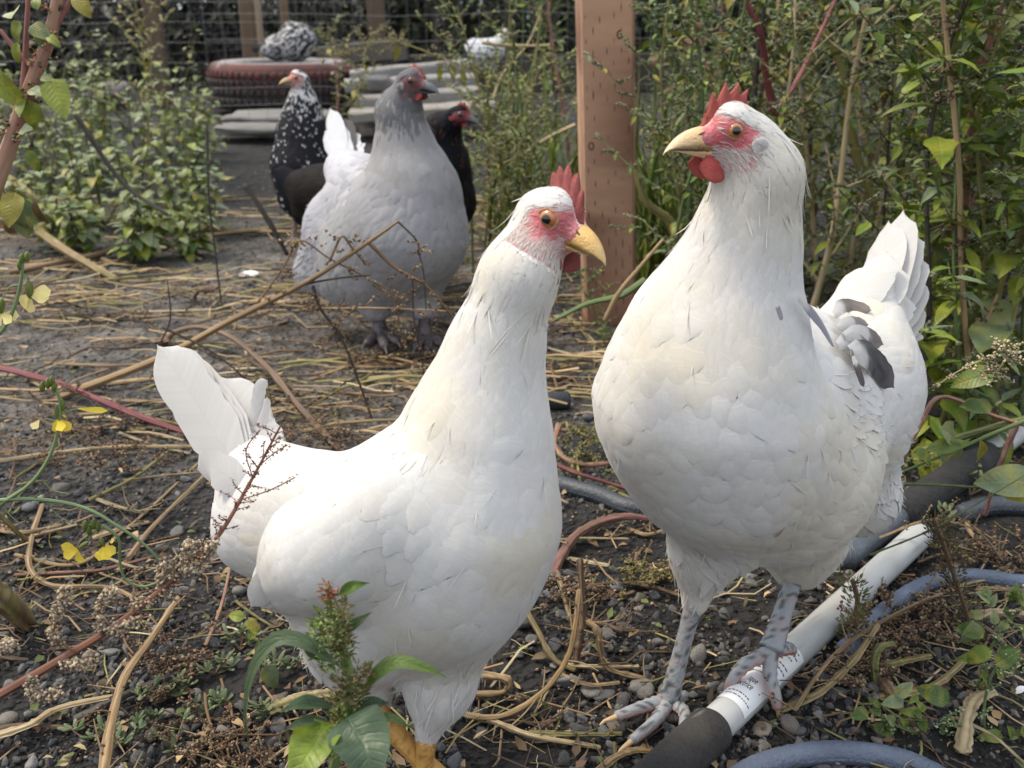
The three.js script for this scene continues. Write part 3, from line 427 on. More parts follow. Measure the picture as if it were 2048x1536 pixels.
const B = (() => {
  const q = (pts, w, face, name = 'tail_feather', x = {}) => ({ pts, w, face, name, ...x });
  return hen({
    seed: 23, base: gp(800, 1560), label: 'white hen in front with yellow beak and tail held to the left', size: 0.95, cell: 0.0055, cols: 6, lift: 0.6, puff: 0.4,
    head: { eye: [1097, 438, 0.54], yaw: -45, pitch: -12, roll: 0, near: 1, scale: 1.07, eyeR: 5.4 },
    face: [0.54, 0.12, 0.135], under: [0.82, 0.79, 0.74], combCol: [0.6, 0.15, 0.15], wattleX: 7.5, wattleY: -13.5, wattleZ: 6.2, comb: { h: 15.5, n: 6.4, lean: 0.05, solid: 0.62, sharp: 0.65 }, wattle: [17, 16], iris: [0.46, 0.17, 0.03], lid: [0.5, 0.27, 0.12],
    beak: [[0.68, 0.41, 0.12], [0.75, 0.52, 0.22], [0.6, 0.4, 0.2]], colour: white, quillCol: WHITE,
    segs: [
      ['H', [1035, 560, 0.545, 78], 'nape'], [[1035, 555, 0.545, 80], [990, 700, 0.545, 98], 'neck'], [[990, 700, 0.545, 98], [955, 850, 0.54, 132], 'neck'],
      [[955, 870, 0.54, 140], [925, 1020, 0.535, 188], 'breast'], [[925, 1020, 0.535, 186], [885, 1140, 0.535, 186], 'breast'], [[880, 1090, 0.54, 190], [760, 1190, 0.545, 168], 'belly'],
      [[800, 1000, 0.55, 128], [590, 1015, 0.59, 98], 'back'], [[590, 1010, 0.59, 108], [478, 905, 0.635, 68], 'rump'], [[600, 1080, 0.585, 95], [520, 1060, 0.60, 100], 'belly'],
      [[760, 1010, 0.505, 105], [640, 1105, 0.50, 105], 'wing'], [[640, 1105, 0.50, 105], [560, 1165, 0.515, 62], 'wing'],
      [[720, 1230, 0.55, 130], [690, 1290, 0.56, 90], 'fluff'], [[735, 1320, 0.55, 80], [745, 1430, 0.545, 40], 'thigh'],
      [[905, 1240, 0.535, 110], [880, 1370, 0.53, 72], 'thigh'], [[880, 1370, 0.53, 70], [852, 1480, 0.525, 30], 'thigh'],
    ],
    quills: [
      ...[[314, 688, 0.662], [326, 694, 0.67], [350, 724, 0.675]].map((e, i) => q([[478 + i * 8, 945, 0.60], [394 + i * 10, 810, 0.632 + i * 0.004], e], 112, [0.02, 0.25, 0.95], 'tail_feather', { camber: 0.05 })),
      ...[[398, 768, 0.675, 120], [440, 750, 0.66, 124], [476, 764, 0.672, 100], [500, 796, 0.676, 76]].map((e, i) => q([[535 + i * 10, 945, 0.605], [472 + i * 16, 850 + i * 5, 0.632 + (i === 1 ? -0.004 : 0.004)], [e[0], e[1], e[2]]], e[3], [0.1, 0.4, 0.9], 'tail_feather', { camber: 0.03 })),
      q([[500, 985, 0.575], [425, 935, 0.585], [393, 938, 0.592]], 74, [0.1, 0.3, 0.95], 'tail_covert', { camber: 0.04 }), q([[505, 850, 0.628], [516, 800, 0.632], [522, 772, 0.634], [536, 760, 0.636]], 26, [0.2, 0.2, 0.95], 'tail_covert'), q([[520, 870, 0.625], [532, 825, 0.628], [535, 794, 0.63]], 16, [0.2, 0.2, 0.95], 'tail_covert'),
      ...[0, 1, 2, 3, 4, 5, 6].map((i) => q([[585 + i * 14, 1090 + i * 10, 0.487], [540 + i * 16, 1155 + i * 9, 0.488], [500 + i * 22, 1215 + i * 4, 0.498]], 62, [-0.25, 0.05, 0.95], 'wing_feather', { camber: 0.08 })),
    ],
    legs: [{ hock: [752, 1425, 0.53], ankle: [890, 1570, 0.525], r: 23, toes: [[[930, 1620, 0.5], [990, 1680, 0.47]], [[960, 1590, 0.52], [1030, 1610, 0.51]], [[850, 1620, 0.52], [840, 1640, 0.52]]] }, { hock: [853, 1475, 0.525], ankle: [840, 1640, 0.515], r: 22, toes: [[[880, 1680, 0.495], [930, 1720, 0.475]], [[900, 1650, 0.515], [960, 1670, 0.505]], [[820, 1640, 0.52], [800, 1640, 0.53]]] }],
    scaleCol: [0.5, 0.27, 0.07], toeCol: [0.55, 0.32, 0.12], spotK: 0.6,
  });
})();
const grade = (list) => (p, type) => jit(list[type] ?? list.d, 0.07);
hen({ // the grey hen
  seed: 31, base: gp(790, 690), label: 'grey hen with dark face and long pale grey breast behind the dry branch', size: 1.05, cell: 0.007, rows: 4, cols: 3, dens: 420000,
  head: { eye: [822, 161, 1.5], yaw: -32, pitch: -2, near: 1, scale: 1.25 }, headCell: 0.0024, k: 0.02,
  face: [0.17, 0.05, 0.055], under: [0.34, 0.335, 0.33], combCol: [0.46, 0.09, 0.075], comb: { h: 7, n: 4, lean: 0 }, wattle: [10, 12], lobe: [0.36, 0.36, 0.37], iris: [0.03, 0.012, 0.006], lid: [0.13, 0.06, 0.06],
  beak: [[0.05, 0.055, 0.065], [0.1, 0.115, 0.14]], quillCol: [0.62, 0.63, 0.66],
  colour: (p, type) => { const n = fbm(p[0] * 18, p[1] * 18, p[2] * 18, 3), b = { head: [0.17, 0.17, 0.175], bristle: [0.2, 0.16, 0.16], nape: [0.22, 0.22, 0.22], neck: [0.37, 0.365, 0.355], back: [0.5, 0.5, 0.5], wing: [0.5, 0.5, 0.52], rump: [0.6, 0.6, 0.62], breast: [0.39, 0.39, 0.39], fluff: [0.5, 0.5, 0.52], thigh: [0.47, 0.47, 0.48] }[type] ?? [0.43, 0.43, 0.43]; return jit([b[0] * (0.62 + 0.24 * n), b[1] * (0.62 + 0.24 * n), b[2] * (0.65 + 0.25 * n)], 0.04); },
  segs: [
    ['H', [799, 225, 1.53, 50], 'nape'], [[799, 225, 1.53, 50], [810, 300, 1.535, 64], 'neck'], [[810, 300, 1.535, 66], [822, 380, 1.53, 96], 'neck'], [[822, 385, 1.53, 100], [812, 465, 1.53, 126], 'breast'], [[805, 460, 1.53, 130], [770, 505, 1.56, 128], 'breast'],
    [[780, 495, 1.56, 128], [715, 535, 1.6, 92], 'belly'], [[730, 380, 1.6, 75], [690, 340, 1.7, 45], 'rump'], [[760, 420, 1.58, 95], [680, 440, 1.62, 70], 'wing'], [[680, 490, 1.62, 85], [640, 540, 1.63, 55], 'fluff'],
    [[830, 540, 1.53, 78], [846, 610, 1.52, 36], 'thigh'], [[750, 550, 1.53, 78], [752, 612, 1.52, 36], 'thigh'],
  ],
  quills: [[650, 260, 1.82], [660, 215, 1.85], [672, 235, 1.85], [690, 235, 1.84], [706, 262, 1.82], [715, 285, 1.8]].map((e, i) => ({ pts: [[688 + i * 4, 345, 1.69], [672 + i * 7, 300, 1.75], e], w: 44, face: [-0.2, 0.4, 0.9], col: i === 3 ? (t) => mix([0.6, 0.6, 0.62], [0.1, 0.09, 0.09], sstep(0.2, 0.5, t)) : [0.62, 0.63, 0.66] })),
  legs: [{ hock: [846, 600, 1.52], ankle: [852, 672, 1.5], r: 15, toes: [[[840, 685, 1.47], [830, 698, 1.44]], [[858, 688, 1.47], [856, 700, 1.44]], [[872, 680, 1.48], [880, 690, 1.46]]], web: false }, { hock: [752, 600, 1.53], ankle: [762, 668, 1.51], r: 16, toes: [[[745, 678, 1.49], [730, 690, 1.46]], [[768, 684, 1.47], [772, 698, 1.44]], [[785, 678, 1.48], [796, 686, 1.46]]], web: false }],
  scaleCol: [0.07, 0.06, 0.065], toeCol: [0.1, 0.06, 0.06], clawCol: [0.05, 0.05, 0.05],
});
hen({ // the speckled hen
  seed: 37, base: gp(600, 487), label: 'black and white speckled hen with white head standing behind the grey hen', size: 0.95, cell: 0.008, rows: 4, cols: 3, dens: 300000, headCell: 0.003,
  head: { eye: [592, 155, 2.3], yaw: 205, pitch: 2, near: -1, scale: 1.12 },
  face: [0.66, 0.27, 0.22], under: [0.03, 0.03, 0.035], combCol: [0.62, 0.16, 0.1], comb: { h: 3.5, n: 3, lean: 0 }, wattle: [3, 5], iris: [0.3, 0.13, 0.03], lid: [0.4, 0.15, 0.1], beak: [[0.45, 0.33, 0.2], [0.62, 0.42, 0.18]], quillCol: [0.03, 0.03, 0.035],
  colour: (p, type) => { if (type === 'head' || type === 'bristle') return rnd() < 0.28 ? [0.06, 0.06, 0.07] : [0.72, 0.71, 0.7]; if (type === 'nape') return rnd() < 0.5 ? [0.03, 0.03, 0.035] : [0.6, 0.6, 0.6]; const w = rnd() < (type === 'neck' ? 0.24 : 0.2); return { spot: (t, x) => w && t > 0.66 && Math.abs(x) < 0.52 ? [0.72, 0.72, 0.74] : [0.022, 0.022, 0.027] }; },
  segs: [['H', [606, 215, 2.33, 34], 'nape'], [[606, 215, 2.33, 35], [604, 265, 2.33, 46], 'neck'], [[604, 265, 2.33, 48], [600, 330, 2.32, 56], 'breast'], [[600, 330, 2.32, 56], [602, 385, 2.33, 52], 'breast'], [[615, 350, 2.4, 50], [650, 370, 2.55, 40], 'back'], [[600, 390, 2.34, 40], [598, 430, 2.34, 18], 'thigh']],
  legs: [{ hock: [590, 425, 2.33], ankle: [588, 478, 2.33], r: 7, toes: [[[578, 484, 2.3], [570, 490, 2.26]], [[590, 488, 2.28], [590, 496, 2.22]], [[600, 484, 2.3], [606, 490, 2.26]]], web: false }],
  scaleCol: [0.3, 0.25, 0.2], wisps: false, fmat: FDARK, types: { breast: [20, 15, 0.3, 0.05, 'contour', 'breast_feathers', 0], neck: [16, 8, 0.26, 0.06, 'contour', 'neck_feathers', 0] },
});
hen({ // the black hen
  seed: 41, base: gp(780, 585), label: 'black hen with coppery neck looking out from behind the grey hen', size: 0.95, cell: 0.008, rows: 4, cols: 3, dens: 300000, headCell: 0.0026,
  head: { eye: [921, 229, 1.78], yaw: -22, pitch: -7, near: 1, scale: 1.05 },
  face: [0.22, 0.05, 0.055], under: [0.012, 0.012, 0.014], combCol: [0.42, 0.06, 0.065], comb: { h: 9, n: 5, lean: 0 }, wattle: [7, 12], lobe: [0.3, 0.05, 0.05], iris: [0.03, 0.012, 0.006], lid: [0.1, 0.05, 0.05], beak: [[0.05, 0.05, 0.055], [0.12, 0.12, 0.13]], quillCol: [0.014, 0.015, 0.02],
  colour: (p, type) => (type === 'neck' || type === 'nape') && rnd() < 0.1 ? jit([0.06, 0.026, 0.012], 0.3) : jit(type === 'rump' || type === 'back' ? [0.011, 0.009, 0.008] : [0.007, 0.008, 0.012], 0.3),
  segs: [['H', [884, 262, 1.82, 38], 'nape'], [[884, 262, 1.82, 38], [896, 330, 1.82, 40], 'neck'], [[896, 330, 1.82, 42], [890, 400, 1.83, 62], 'breast'], [[870, 400, 1.84, 75], [760, 420, 1.92, 78], 'back'], [[760, 410, 1.92, 76], [640, 390, 1.98, 58], 'back'], [[650, 385, 1.98, 55], [598, 372, 2.0, 32], 'rump'], [[660, 420, 1.97, 50], [615, 430, 1.99, 28], 'fluff'], [[820, 440, 1.86, 60], [815, 520, 1.86, 26], 'thigh']],
  quills: [[546, 338], [550, 352], [553, 366], [560, 384], [566, 398]].map((e, i) => ({ pts: [[612, 375 + i * 5, 1.97], [580, 358 + i * 8, 1.99], [e[0], e[1], 2.0]], w: 42, face: [0.1, 0.3, 0.9] })),
  legs: [{ hock: [815, 515, 1.86], ankle: [812, 575, 1.84], r: 9, toes: [[[830, 585, 1.82], [845, 592, 1.8]], [[815, 590, 1.8], [818, 600, 1.76]], [[800, 585, 1.82], [792, 592, 1.8]]], web: false }, { hock: [720, 480, 1.95], ankle: [718, 555, 1.95], r: 9, toes: [[[735, 562, 1.93], [745, 566, 1.9]], [[720, 566, 1.9], [722, 572, 1.86]]], web: false }],
  scaleCol: [0.08, 0.08, 0.08], wisps: false, fmat: FDARK,
});
// ---------- the far end of the yard: hedge, posts, wire, tyre, timbers ----------
seed(101);
const greens = { dark: [0.095, 0.17, 0.032], mid: [0.2, 0.29, 0.05], fresh: [0.33, 0.41, 0.055], pale: [0.3, 0.39, 0.22], yellow: [0.42, 0.37, 0.06], brown: [0.16, 0.09, 0.035] };
const straw = { tan: [0.36, 0.25, 0.13], pale: [0.48, 0.38, 0.22], brown: [0.16, 0.095, 0.05], dark: [0.05, 0.037, 0.028], olive: [0.24, 0.21, 0.07], pink: [0.33, 0.14, 0.12], red: [0.16, 0.03, 0.035], green: [0.12, 0.17, 0.06] };
{
  const spots = [[-5.2, -7.2], [-3.6, -7.9], [-2.1, -7.0], [-0.9, -8.2], [0.4, -7.4], [1.8, -8.0], [3.2, -7.2], [4.8, -7.8], [-4.2, -9.6], [-2.4, -9.4], [-0.6, -9.8], [1.2, -9.5], [3.2, -9.7]];
  const where = ['at the left end of the hedge behind the wire', 'second from the left in the hedge', 'left of the tyre beyond the wire fence', 'directly behind the tyre', 'behind the dark fence post at right of the tyre', 'behind the pale timbers', 'behind the weeds right of the wooden post', 'at the right end of the hedge', 'in the second rank behind the left post', 'in the second rank left of the tyre', 'in the second rank behind the tyre', 'in the second rank behind the wooden post', 'in the second rank behind the right hen'];
  spots.forEach(([x, z], i) => {
    const b = onGround(x, z), t = thing('bush', b, 'dark leafy bush ' + where[i], 'bush', 'bushes of the dark hedge'), cr = new MB(), st = new MB(), tone = pick([[0.018, 0.034, 0.013], [0.012, 0.024, 0.013], [0.03, 0.05, 0.014]]);
    for (let k = 0; k < 9; k++) { const a = R(0, 6.28), r = R(0.1, 0.8), top = add(b, [Math.cos(a) * r, R(1.2, 2.4), Math.sin(a) * r * 0.6]); st.tube(curve(wob([add(b, [R(-0.5, 0.5), -0.02, R(-0.3, 0.3)]), mix(b, top, 0.4), mix(b, top, 0.7), top], 0.12), 9), (s) => 0.018 * (1 - 0.7 * s), jit([0.06, 0.05, 0.045], 0.3), 5); }
    for (let k = 0; k < 60; k++) { const x0 = R(-1, 1), q = add(b, [x0, R(0, 0.2), R(-0.2, 0.7)]); st.tube([q, add(q, [R(-0.1, 0.1), R(0.3, 0.9), R(-0.05, 0.05)])], 0.004, jit(pick([[0.1, 0.09, 0.08], [0.05, 0.045, 0.04]]), 0.3), 3); }
    const big = i > 7 ? 1.7 : 1; for (let k = 0; k < 4200; k++) {
      const u = rnd(), y = u < 0.65 ? R(0, 0.9) : R(0.9, 2.4), a = R(0, 6.28), rr = 1.15 * Math.sqrt(rnd()) * (0.75 + 0.35 * fbm(a * 1.3, y * 2, i, 2)), n = fbm(a * 2 + i * 9, y * 4, 3, 2);
      if (n < 0.3) continue;
      const q = add(b, [Math.cos(a) * rr, y, Math.sin(a) * rr * 0.62]), g = mix(tone, rnd() < 0.1 ? [0.09, 0.13, 0.03] : tone, 0.8);
      cr.leaf(q, [R(-1, 1), R(-0.9, 0.4), R(-0.4, 1)], [R(-0.5, 0.5), 1, R(-0.3, 0.6)], R(0.06, 0.12) * big, R(0.035, 0.065) * big, jit(g, 0.4), { ns: 2, droop: 0.3 });
    }
    st.build('trunk', M.wood, t); cr.build('crown', M.leaf, t, 'stuff');
  });
}
function post(label, name, px, base, w, dep, hgt, tilt, col, cat = 'post') {
  const t = thing(name, base, label, cat), mb = new MB(), ax = nrm([tilt[0], 1, tilt[1]]), x = nrm(cross(ax, [0, 0, 1])), z = cross(x, ax);
  mb.box(mad(base, ax, hgt / 2 - 0.05), hgt / 2 + 0.05, w / 2, dep / 2, ax, x, z, (p) => mul(col, 0.75 + 0.5 * fbm(p[0] * 90, p[1] * 3, p[2] * 90, 3)), { ns: 30, bevel: 0.005, warp: 0.002 }); mb.build('post', M.wood, t); return [t, ax, x, z];
}
post('brown fence post at left behind the seeding weed, before the dark hedge', 'fence_post', 318, P(322, 172, 5.3), 0.075, 0.07, 1.5, [0, 0], [0.13, 0.085, 0.06]);
post('broad brown fence post standing behind the left part of the tyre', 'fence_post', 515, onGround(-1.42, -5.75), 0.085, 0.08, 1.6, [0, 0], [0.17, 0.115, 0.07]);
post('thin pale stake fixed against the broad post behind the tyre', 'fence_stake', 538, onGround(-1.345, -5.68), 0.03, 0.03, 1.6, [-0.012, 0], [0.34, 0.26, 0.18]);
post('narrow reddish stake behind the speckled hen on the tyre', 'fence_stake', 597, onGround(-1.28, -6.0), 0.04, 0.04, 1.5, [0, 0], [0.24, 0.16, 0.1]);
post('dark brown fence post behind the right end of the tyre', 'fence_post', 775, onGround(-0.70, -5.5), 0.085, 0.08, 1.5, [0, 0], [0.11, 0.075, 0.05]);
// wire fence: two runs of welded wire
const wireMat = new THREE.MeshStandardMaterial({ color: new THREE.Color(0.2, 0.2, 0.21), roughness: 0.45, metalness: 0.6, vertexColors: true });
function wireRun(label, A, B, hs, step, sag) {
  const t = thing('wire_fence', mix(A, B, 0.5), label, 'wire fence'), at = (s, h) => { const q = mix(A, B, s); return [q[0], h + gh(q[0], q[2]) + Math.sin(s * 9 + h * 5) * sag, q[2]]; };
  hs.forEach((h) => { const mb = new MB(), pts = []; for (let k = 0; k <= 14; k++) pts.push(at(k / 14, h)); mb.tube(pts, 0.0009, [1, 1, 1], 5); mb.build('wire', wireMat, t); });
  const L = len(sub(B, A)), v = new MB(); for (let s = 0; s < L; s += step) v.tube([at(s / L, hs[0]), at(s / L, (hs[0] + hs[hs.length - 1]) / 2), at(s / L, hs[hs.length - 1])], 0.0007, [0.8, 0.8, 0.8], 4); v.build('wire_uprights', wireMat, t, 'stuff');
}
wireRun('straight run of thin wire mesh fence in front of the tyre', [-1.25, 0, -4.3], [0.9, 0, -4.6], [0.03, 0.1, 0.17, 0.26, 0.36, 0.46, 0.56, 0.68], 0.075, 0.003);
wireRun('slanting run of thin wire mesh fence at left before the hedge', [-2.6, 0, -3.9], [-1.2, 0, -6.4], [0.08, 0.17, 0.25, 0.34, 0.44, 0.54, 0.66], 0.09, 0.006);
wireRun('run of wire mesh fence joining the left post and the hedge', [-3.2, 0, -5.6], [-0.6, 0, -5.5], [0.1, 0.2, 0.3, 0.4, 0.5, 0.62], 0.08, 0.004);
{ // tyre lying flat, its upper shoulder painted red
  const c = P(570, 214, 4.98), t = thing('tyre', c, 'old red painted tyre lying flat on pale stones behind the wire', 'tyre'), mb = new MB(), tr = new MB(), Ro = 0.345, H = 0.215;
  const prof = [[0.2, 0.02], [0.21, 0.005], [0.27, 0.0], [0.315, 0.008], [0.335, 0.03], [0.34, 0.06], [0.34, H - 0.06], [0.335, H - 0.03], [0.318, H - 0.008], [0.28, H], [0.225, H - 0.004], [0.205, H - 0.02], [0.2, H - 0.05]];
  const NA = 72, col = (y, r, a) => { const n = fbm(a * 7, y * 40, 2, 3); return y > H - 0.066 && r > 0.31 && n > 0.32 ? mix([0.13, 0.036, 0.03], [0.05, 0.027, 0.024], clamp(n * 2 - 0.6)) : y > H - 0.03 && r > 0.21 ? mix([0.2, 0.19, 0.185], [0.34, 0.33, 0.33], n) : [0.022, 0.017, 0.016]; };
  prof.forEach(([r, y]) => { for (let j = 0; j <= NA; j++) { const a = j / NA * 6.2832; mb.vert([c[0] + Math.cos(a) * r, c[1] + y, c[2] + Math.sin(a) * r], a * 2, r * 9, col(y, r, a)); } });
  for (let i = 0; i + 1 < prof.length; i++) for (let j = 0; j < NA; j++) { const v = i * (NA + 1) + j; mb.quad(v, v + NA + 1, v + NA + 2, v + 1); }
  mb.build('tyre_casing', std({ roughness: 0.8, bumpMap: T.grit, bumpScale: 0.003 }), t);
  for (let j = 0; j < 64; j++) { const a = j / 64 * 6.2832, rad = [Math.cos(a), 0, Math.sin(a)], tan = [-rad[2], 0, rad[0]]; for (const [y, s] of [[0.05, 1], [0.09, -1], [0.13, 1], [0.165, -1]]) tr.box(add(mad(c, rad, Ro + 0.002), [0, y, 0]), 0.012, 0.011, 0.006, nrm(add(tan, [0, 0.25 * s, 0])), nrm(cross(rad, tan)), rad, (p) => col(p[1] - c[1] + 0.004, Ro, a), { bevel: 0.003 }); }
  tr.build('tread', M.plain, t, 'stuff');
}
function plank(label, name, A, B, w, th, col, cat) { const c = mix(A, B, 0.5), t = thing(name, c, label, cat), ax = nrm(sub(B, A)), z = nrm(cross(ax, [0, 1, 0])), mb = new MB(); mb.box(c, len(sub(B, A)) / 2, th / 2, w / 2, ax, cross(z, ax), z, (p) => mul(col, 0.7 + 0.6 * fbm(p[0] * 6, p[1] * 120, p[2] * 50, 3)), { ns: 14, bevel: 0.008, warp: 0.014 }); mb.build('board', M.wood, t); }
plank('topmost weathered grey timber right of the tyre', 'timber', P(700, 152, 4.9), P(985, 127, 5.0), 0.22, 0.055, [0.27, 0.265, 0.255], 'timber');
plank('weathered timber under the topmost pale one, behind the grey hen', 'timber', P(690, 172, 4.55), P(950, 158, 4.65), 0.2, 0.05, [0.27, 0.26, 0.25], 'timber');
plank('third weathered timber down, just above the black hen', 'timber', P(720, 205, 4.3), P(955, 185, 4.35), 0.2, 0.05, [0.25, 0.235, 0.215], 'timber');
plank('lowest weathered timber resting on the soil behind the black hen', 'timber', P(700, 232, 4.05), P(990, 215, 4.1), 0.22, 0.045, [0.26, 0.24, 0.21], 'timber');
plank('dark squared beam propped behind the right side of the tyre', 'beam', P(650, 112, 5.3), P(800, 100, 5.2), 0.2, 0.1, [0.1, 0.09, 0.075], 'beam');
plank('long dark board along the ground under the hedge', 'board', onGround(-0.6, -6.2, 0.1), onGround(1.5, -6.2, 0.12), 0.05, 0.22, [0.05, 0.042, 0.036], 'board');
function slab(label, px, py, d, rx, ry, rz, col, name = 'stone_slab') {
  const c = P(px, py, d), t = thing(name, c, label, name === 'stone_slab' ? 'stone slab' : 'rock'), mb = new MB(), g = new THREE.IcosahedronGeometry(1, 4), p = g.attributes.position, o = R(0, 50); const ix = new Map();
  for (let i = 0; i < p.count; i++) { const v = [p.getX(i), p.getY(i), p.getZ(i)], key = v.map((q) => q.toFixed(4)).join(); if (!ix.has(key)) { const b = v.map((q) => Math.sign(q) * Math.abs(q) ** 0.62), n = 0.72 + 0.5 * fbm(v[0] * 1.7 + o, v[1] * 1.7, v[2] * 1.7, 4); ix.set(key, mb.vert([c[0] + b[0] * rx * n, c[1] + b[1] * ry * n, c[2] + b[2] * rz * n], v[0] * 2, v[2] * 2, mul(col, 0.65 + 0.7 * fbm(v[0] * 5 + o, v[1] * 5, v[2] * 5, 3)))); } mb.i.push(ix.get(key)); }
  mb.build('rock', M.rock, t);
}
slab('pale flat stone slab in front of the tyre', 560, 232, 4.5, 0.24, 0.025, 0.16, [0.17, 0.165, 0.16]); slab('long pale stone slab left of the speckled hen', 505, 258, 4.0, 0.15, 0.022, 0.1, [0.15, 0.145, 0.14]); slab('grey boulder lying on the timbers left of the grey hen head', 752, 168, 4.42, 0.08, 0.035, 0.06, [0.12, 0.12, 0.12], 'rock');
slab('rounded grey rock in the leafy weeds at left', 225, 190, 4.3, 0.09, 0.06, 0.07, [0.13, 0.12, 0.12], 'rock');
// two hens far off
const farHen = (o) => hen({ cell: 0.012, headCell: 0.006, rows: 3, cols: 2, dens: 120000, wisps: false, ...o });
farHen({ seed: 51, base: P(578, 112, 5.0), label: 'black and white speckled hen resting on the red tyre', size: 1.1, head: { eye: [566, 58, 5.08], yaw: 120, pitch: -50, near: -1, scale: 1.0 }, face: [0.12, 0.05, 0.05], under: [0.05, 0.05, 0.055], combCol: [0.2, 0.05, 0.05], comb: { h: 3, n: 3, lean: 0 }, wattle: [3, 4], iris: [0.1, 0.05, 0.02], beak: [[0.1, 0.1, 0.1], [0.15, 0.15, 0.15]], quillCol: [0.03, 0.03, 0.035], fmat: FDARK, scaleCol: [0.2, 0.2, 0.2],
  colour: (p, type) => { const w = rnd() < 0.62; return { spot: (t, x) => w && Math.abs(x) < 0.9 && t > 0.45 ? [0.6, 0.6, 0.6] : [0.03, 0.03, 0.036] }; },
  segs: [['H', [582, 62, 5.03, 16], 'nape'], [[582, 60, 5.03, 18], [600, 75, 5.02, 28], 'neck'], [[603, 78, 5.0, 28], [592, 90, 5.0, 32], 'breast'], [[592, 86, 5.0, 32], [552, 96, 5.05, 24], 'back'], [[552, 96, 5.05, 22], [534, 100, 5.1, 14], 'rump']],
  quills: [[502, 92], [500, 98], [504, 104]].map((e) => ({ pts: [[540, 98, 5.08], [520, 94, 5.1], [e[0], e[1], 5.12]], w: 12, face: [0, 0.4, 0.9], rows: 6 })) });
farHen({ seed: 53, base: P(965, 150, 4.6), label: 'pale grey hen half hidden by the weeds beyond the timbers', size: 1, head: { eye: [1012, 64, 4.6], yaw: 10, pitch: 0, near: 1, scale: 1.0 }, face: [0.6, 0.4, 0.38], under: [0.5, 0.52, 0.56], combCol: [0.4, 0.1, 0.1], comb: { h: 3, n: 3, lean: 0 }, wattle: [4, 5], iris: [0.05, 0.03, 0.02], beak: [[0.4, 0.35, 0.25], [0.4, 0.35, 0.25]], quillCol: [0.45, 0.47, 0.52], scaleCol: [0.1, 0.1, 0.1],
  colour: (p, type) => jit(type === 'belly' ? [0.1, 0.1, 0.11] : type === 'nape' || type === 'head' ? [0.75, 0.75, 0.76] : [0.5, 0.52, 0.57], 0.1),
  segs: [['H', [1004, 78, 4.6, 10], 'nape'], [[1004, 78, 4.6, 11], [990, 98, 4.6, 20], 'neck'], [[985, 100, 4.6, 22], [950, 98, 4.65, 22], 'back'], [[975, 108, 4.6, 20], [960, 118, 4.62, 16], 'belly']],
  quills: [[926, 90], [928, 96]].map((e) => ({ pts: [[948, 98, 4.65], [938, 94, 4.66], [e[0], e[1], 4.66]], w: 14, face: [0, 0.4, 0.9], rows: 6 })), legs: [{ hock: [955, 125, 4.62], ankle: [952, 148, 4.62], r: 3, toes: [[[946, 152, 4.6], [940, 154, 4.58]]], web: false }, { hock: [975, 125, 4.6], ankle: [976, 148, 4.6], r: 3, toes: [[[970, 152, 4.58], [964, 154, 4.56]]], web: false }] });
{ // the wooden post of the run, with the slits left by the preservative treatment
  const base = gp(1216, 632), c = [0.52, 0.305, 0.195], hgt = 0.95, t = thing('wooden_post', base, 'reddish brown wooden post with rows of small slits between the hens', 'post'), mb = new MB(), top = P(1206, -200, 1.72), ax = nrm(sub(top, base)), x = nrm(cross(ax, [0, 0, 1])), z = cross(x, ax);
  mb.box(mad(base, ax, hgt / 2 - 0.05), hgt / 2 + 0.05, 0.0445, 0.0445, ax, mul(x, -1), mul(z, -1), (p) => mul(mix(c, [0.26, 0.13, 0.08], sstep(0.45, 0.62, noise(p[0] * 260 + p[1] * 3, p[1] * 2, 1))), 0.7 + 0.55 * fbm(p[0] * 140, p[1] * 5, p[2] * 140, 3)), { ns: 60, bevel: 0.006, warp: 0.0012 }); const pm = mb.build('post', M.wood, t);
  const sl = new MB(), fz = dot(z, [0, 0, 1]) > 0 ? z : mul(z, -1); for (let r = 0; r < 7; r++) for (let y = 0.02; y < 0.9; y += 0.034) { if (rnd() < 0.28) continue; const hl = R(0.004, 0.0105), q = mad(mad(mad(base, ax, y + (r % 2) * 0.017 + R(-0.004, 0.004)), x, -0.034 + r * 0.0113 + R(-0.0008, 0.0008)), fz, 0.0442); sl.tube([mad(q, ax, -hl), q, mad(q, ax, hl)], (s) => R(0.0005, 0.0013) * Math.sin(Math.PI * (0.1 + 0.8 * s)), [0.07, 0.035, 0.025], 5); }
  sl.build('slit', M.wood, pm, 'stuff');
  const kn = new MB(); for (const [u, v] of [[-0.028, 0.30], [0.02, 0.47], [-0.004, 0.62]]) { const q = mad(mad(mad(base, ax, v), x, u), fz, 0.0447); const ring = []; for (let k = 0; k <= 12; k++) ring.push(mad(mad(q, ax, 0.006 * Math.sin(k / 12 * 6.283)), x, 0.004 * Math.cos(k / 12 * 6.283))); kn.tube(ring, 0.0012, [0.12, 0.06, 0.04], 5); } kn.build('knot', M.wood, pm, 'stuff');
}
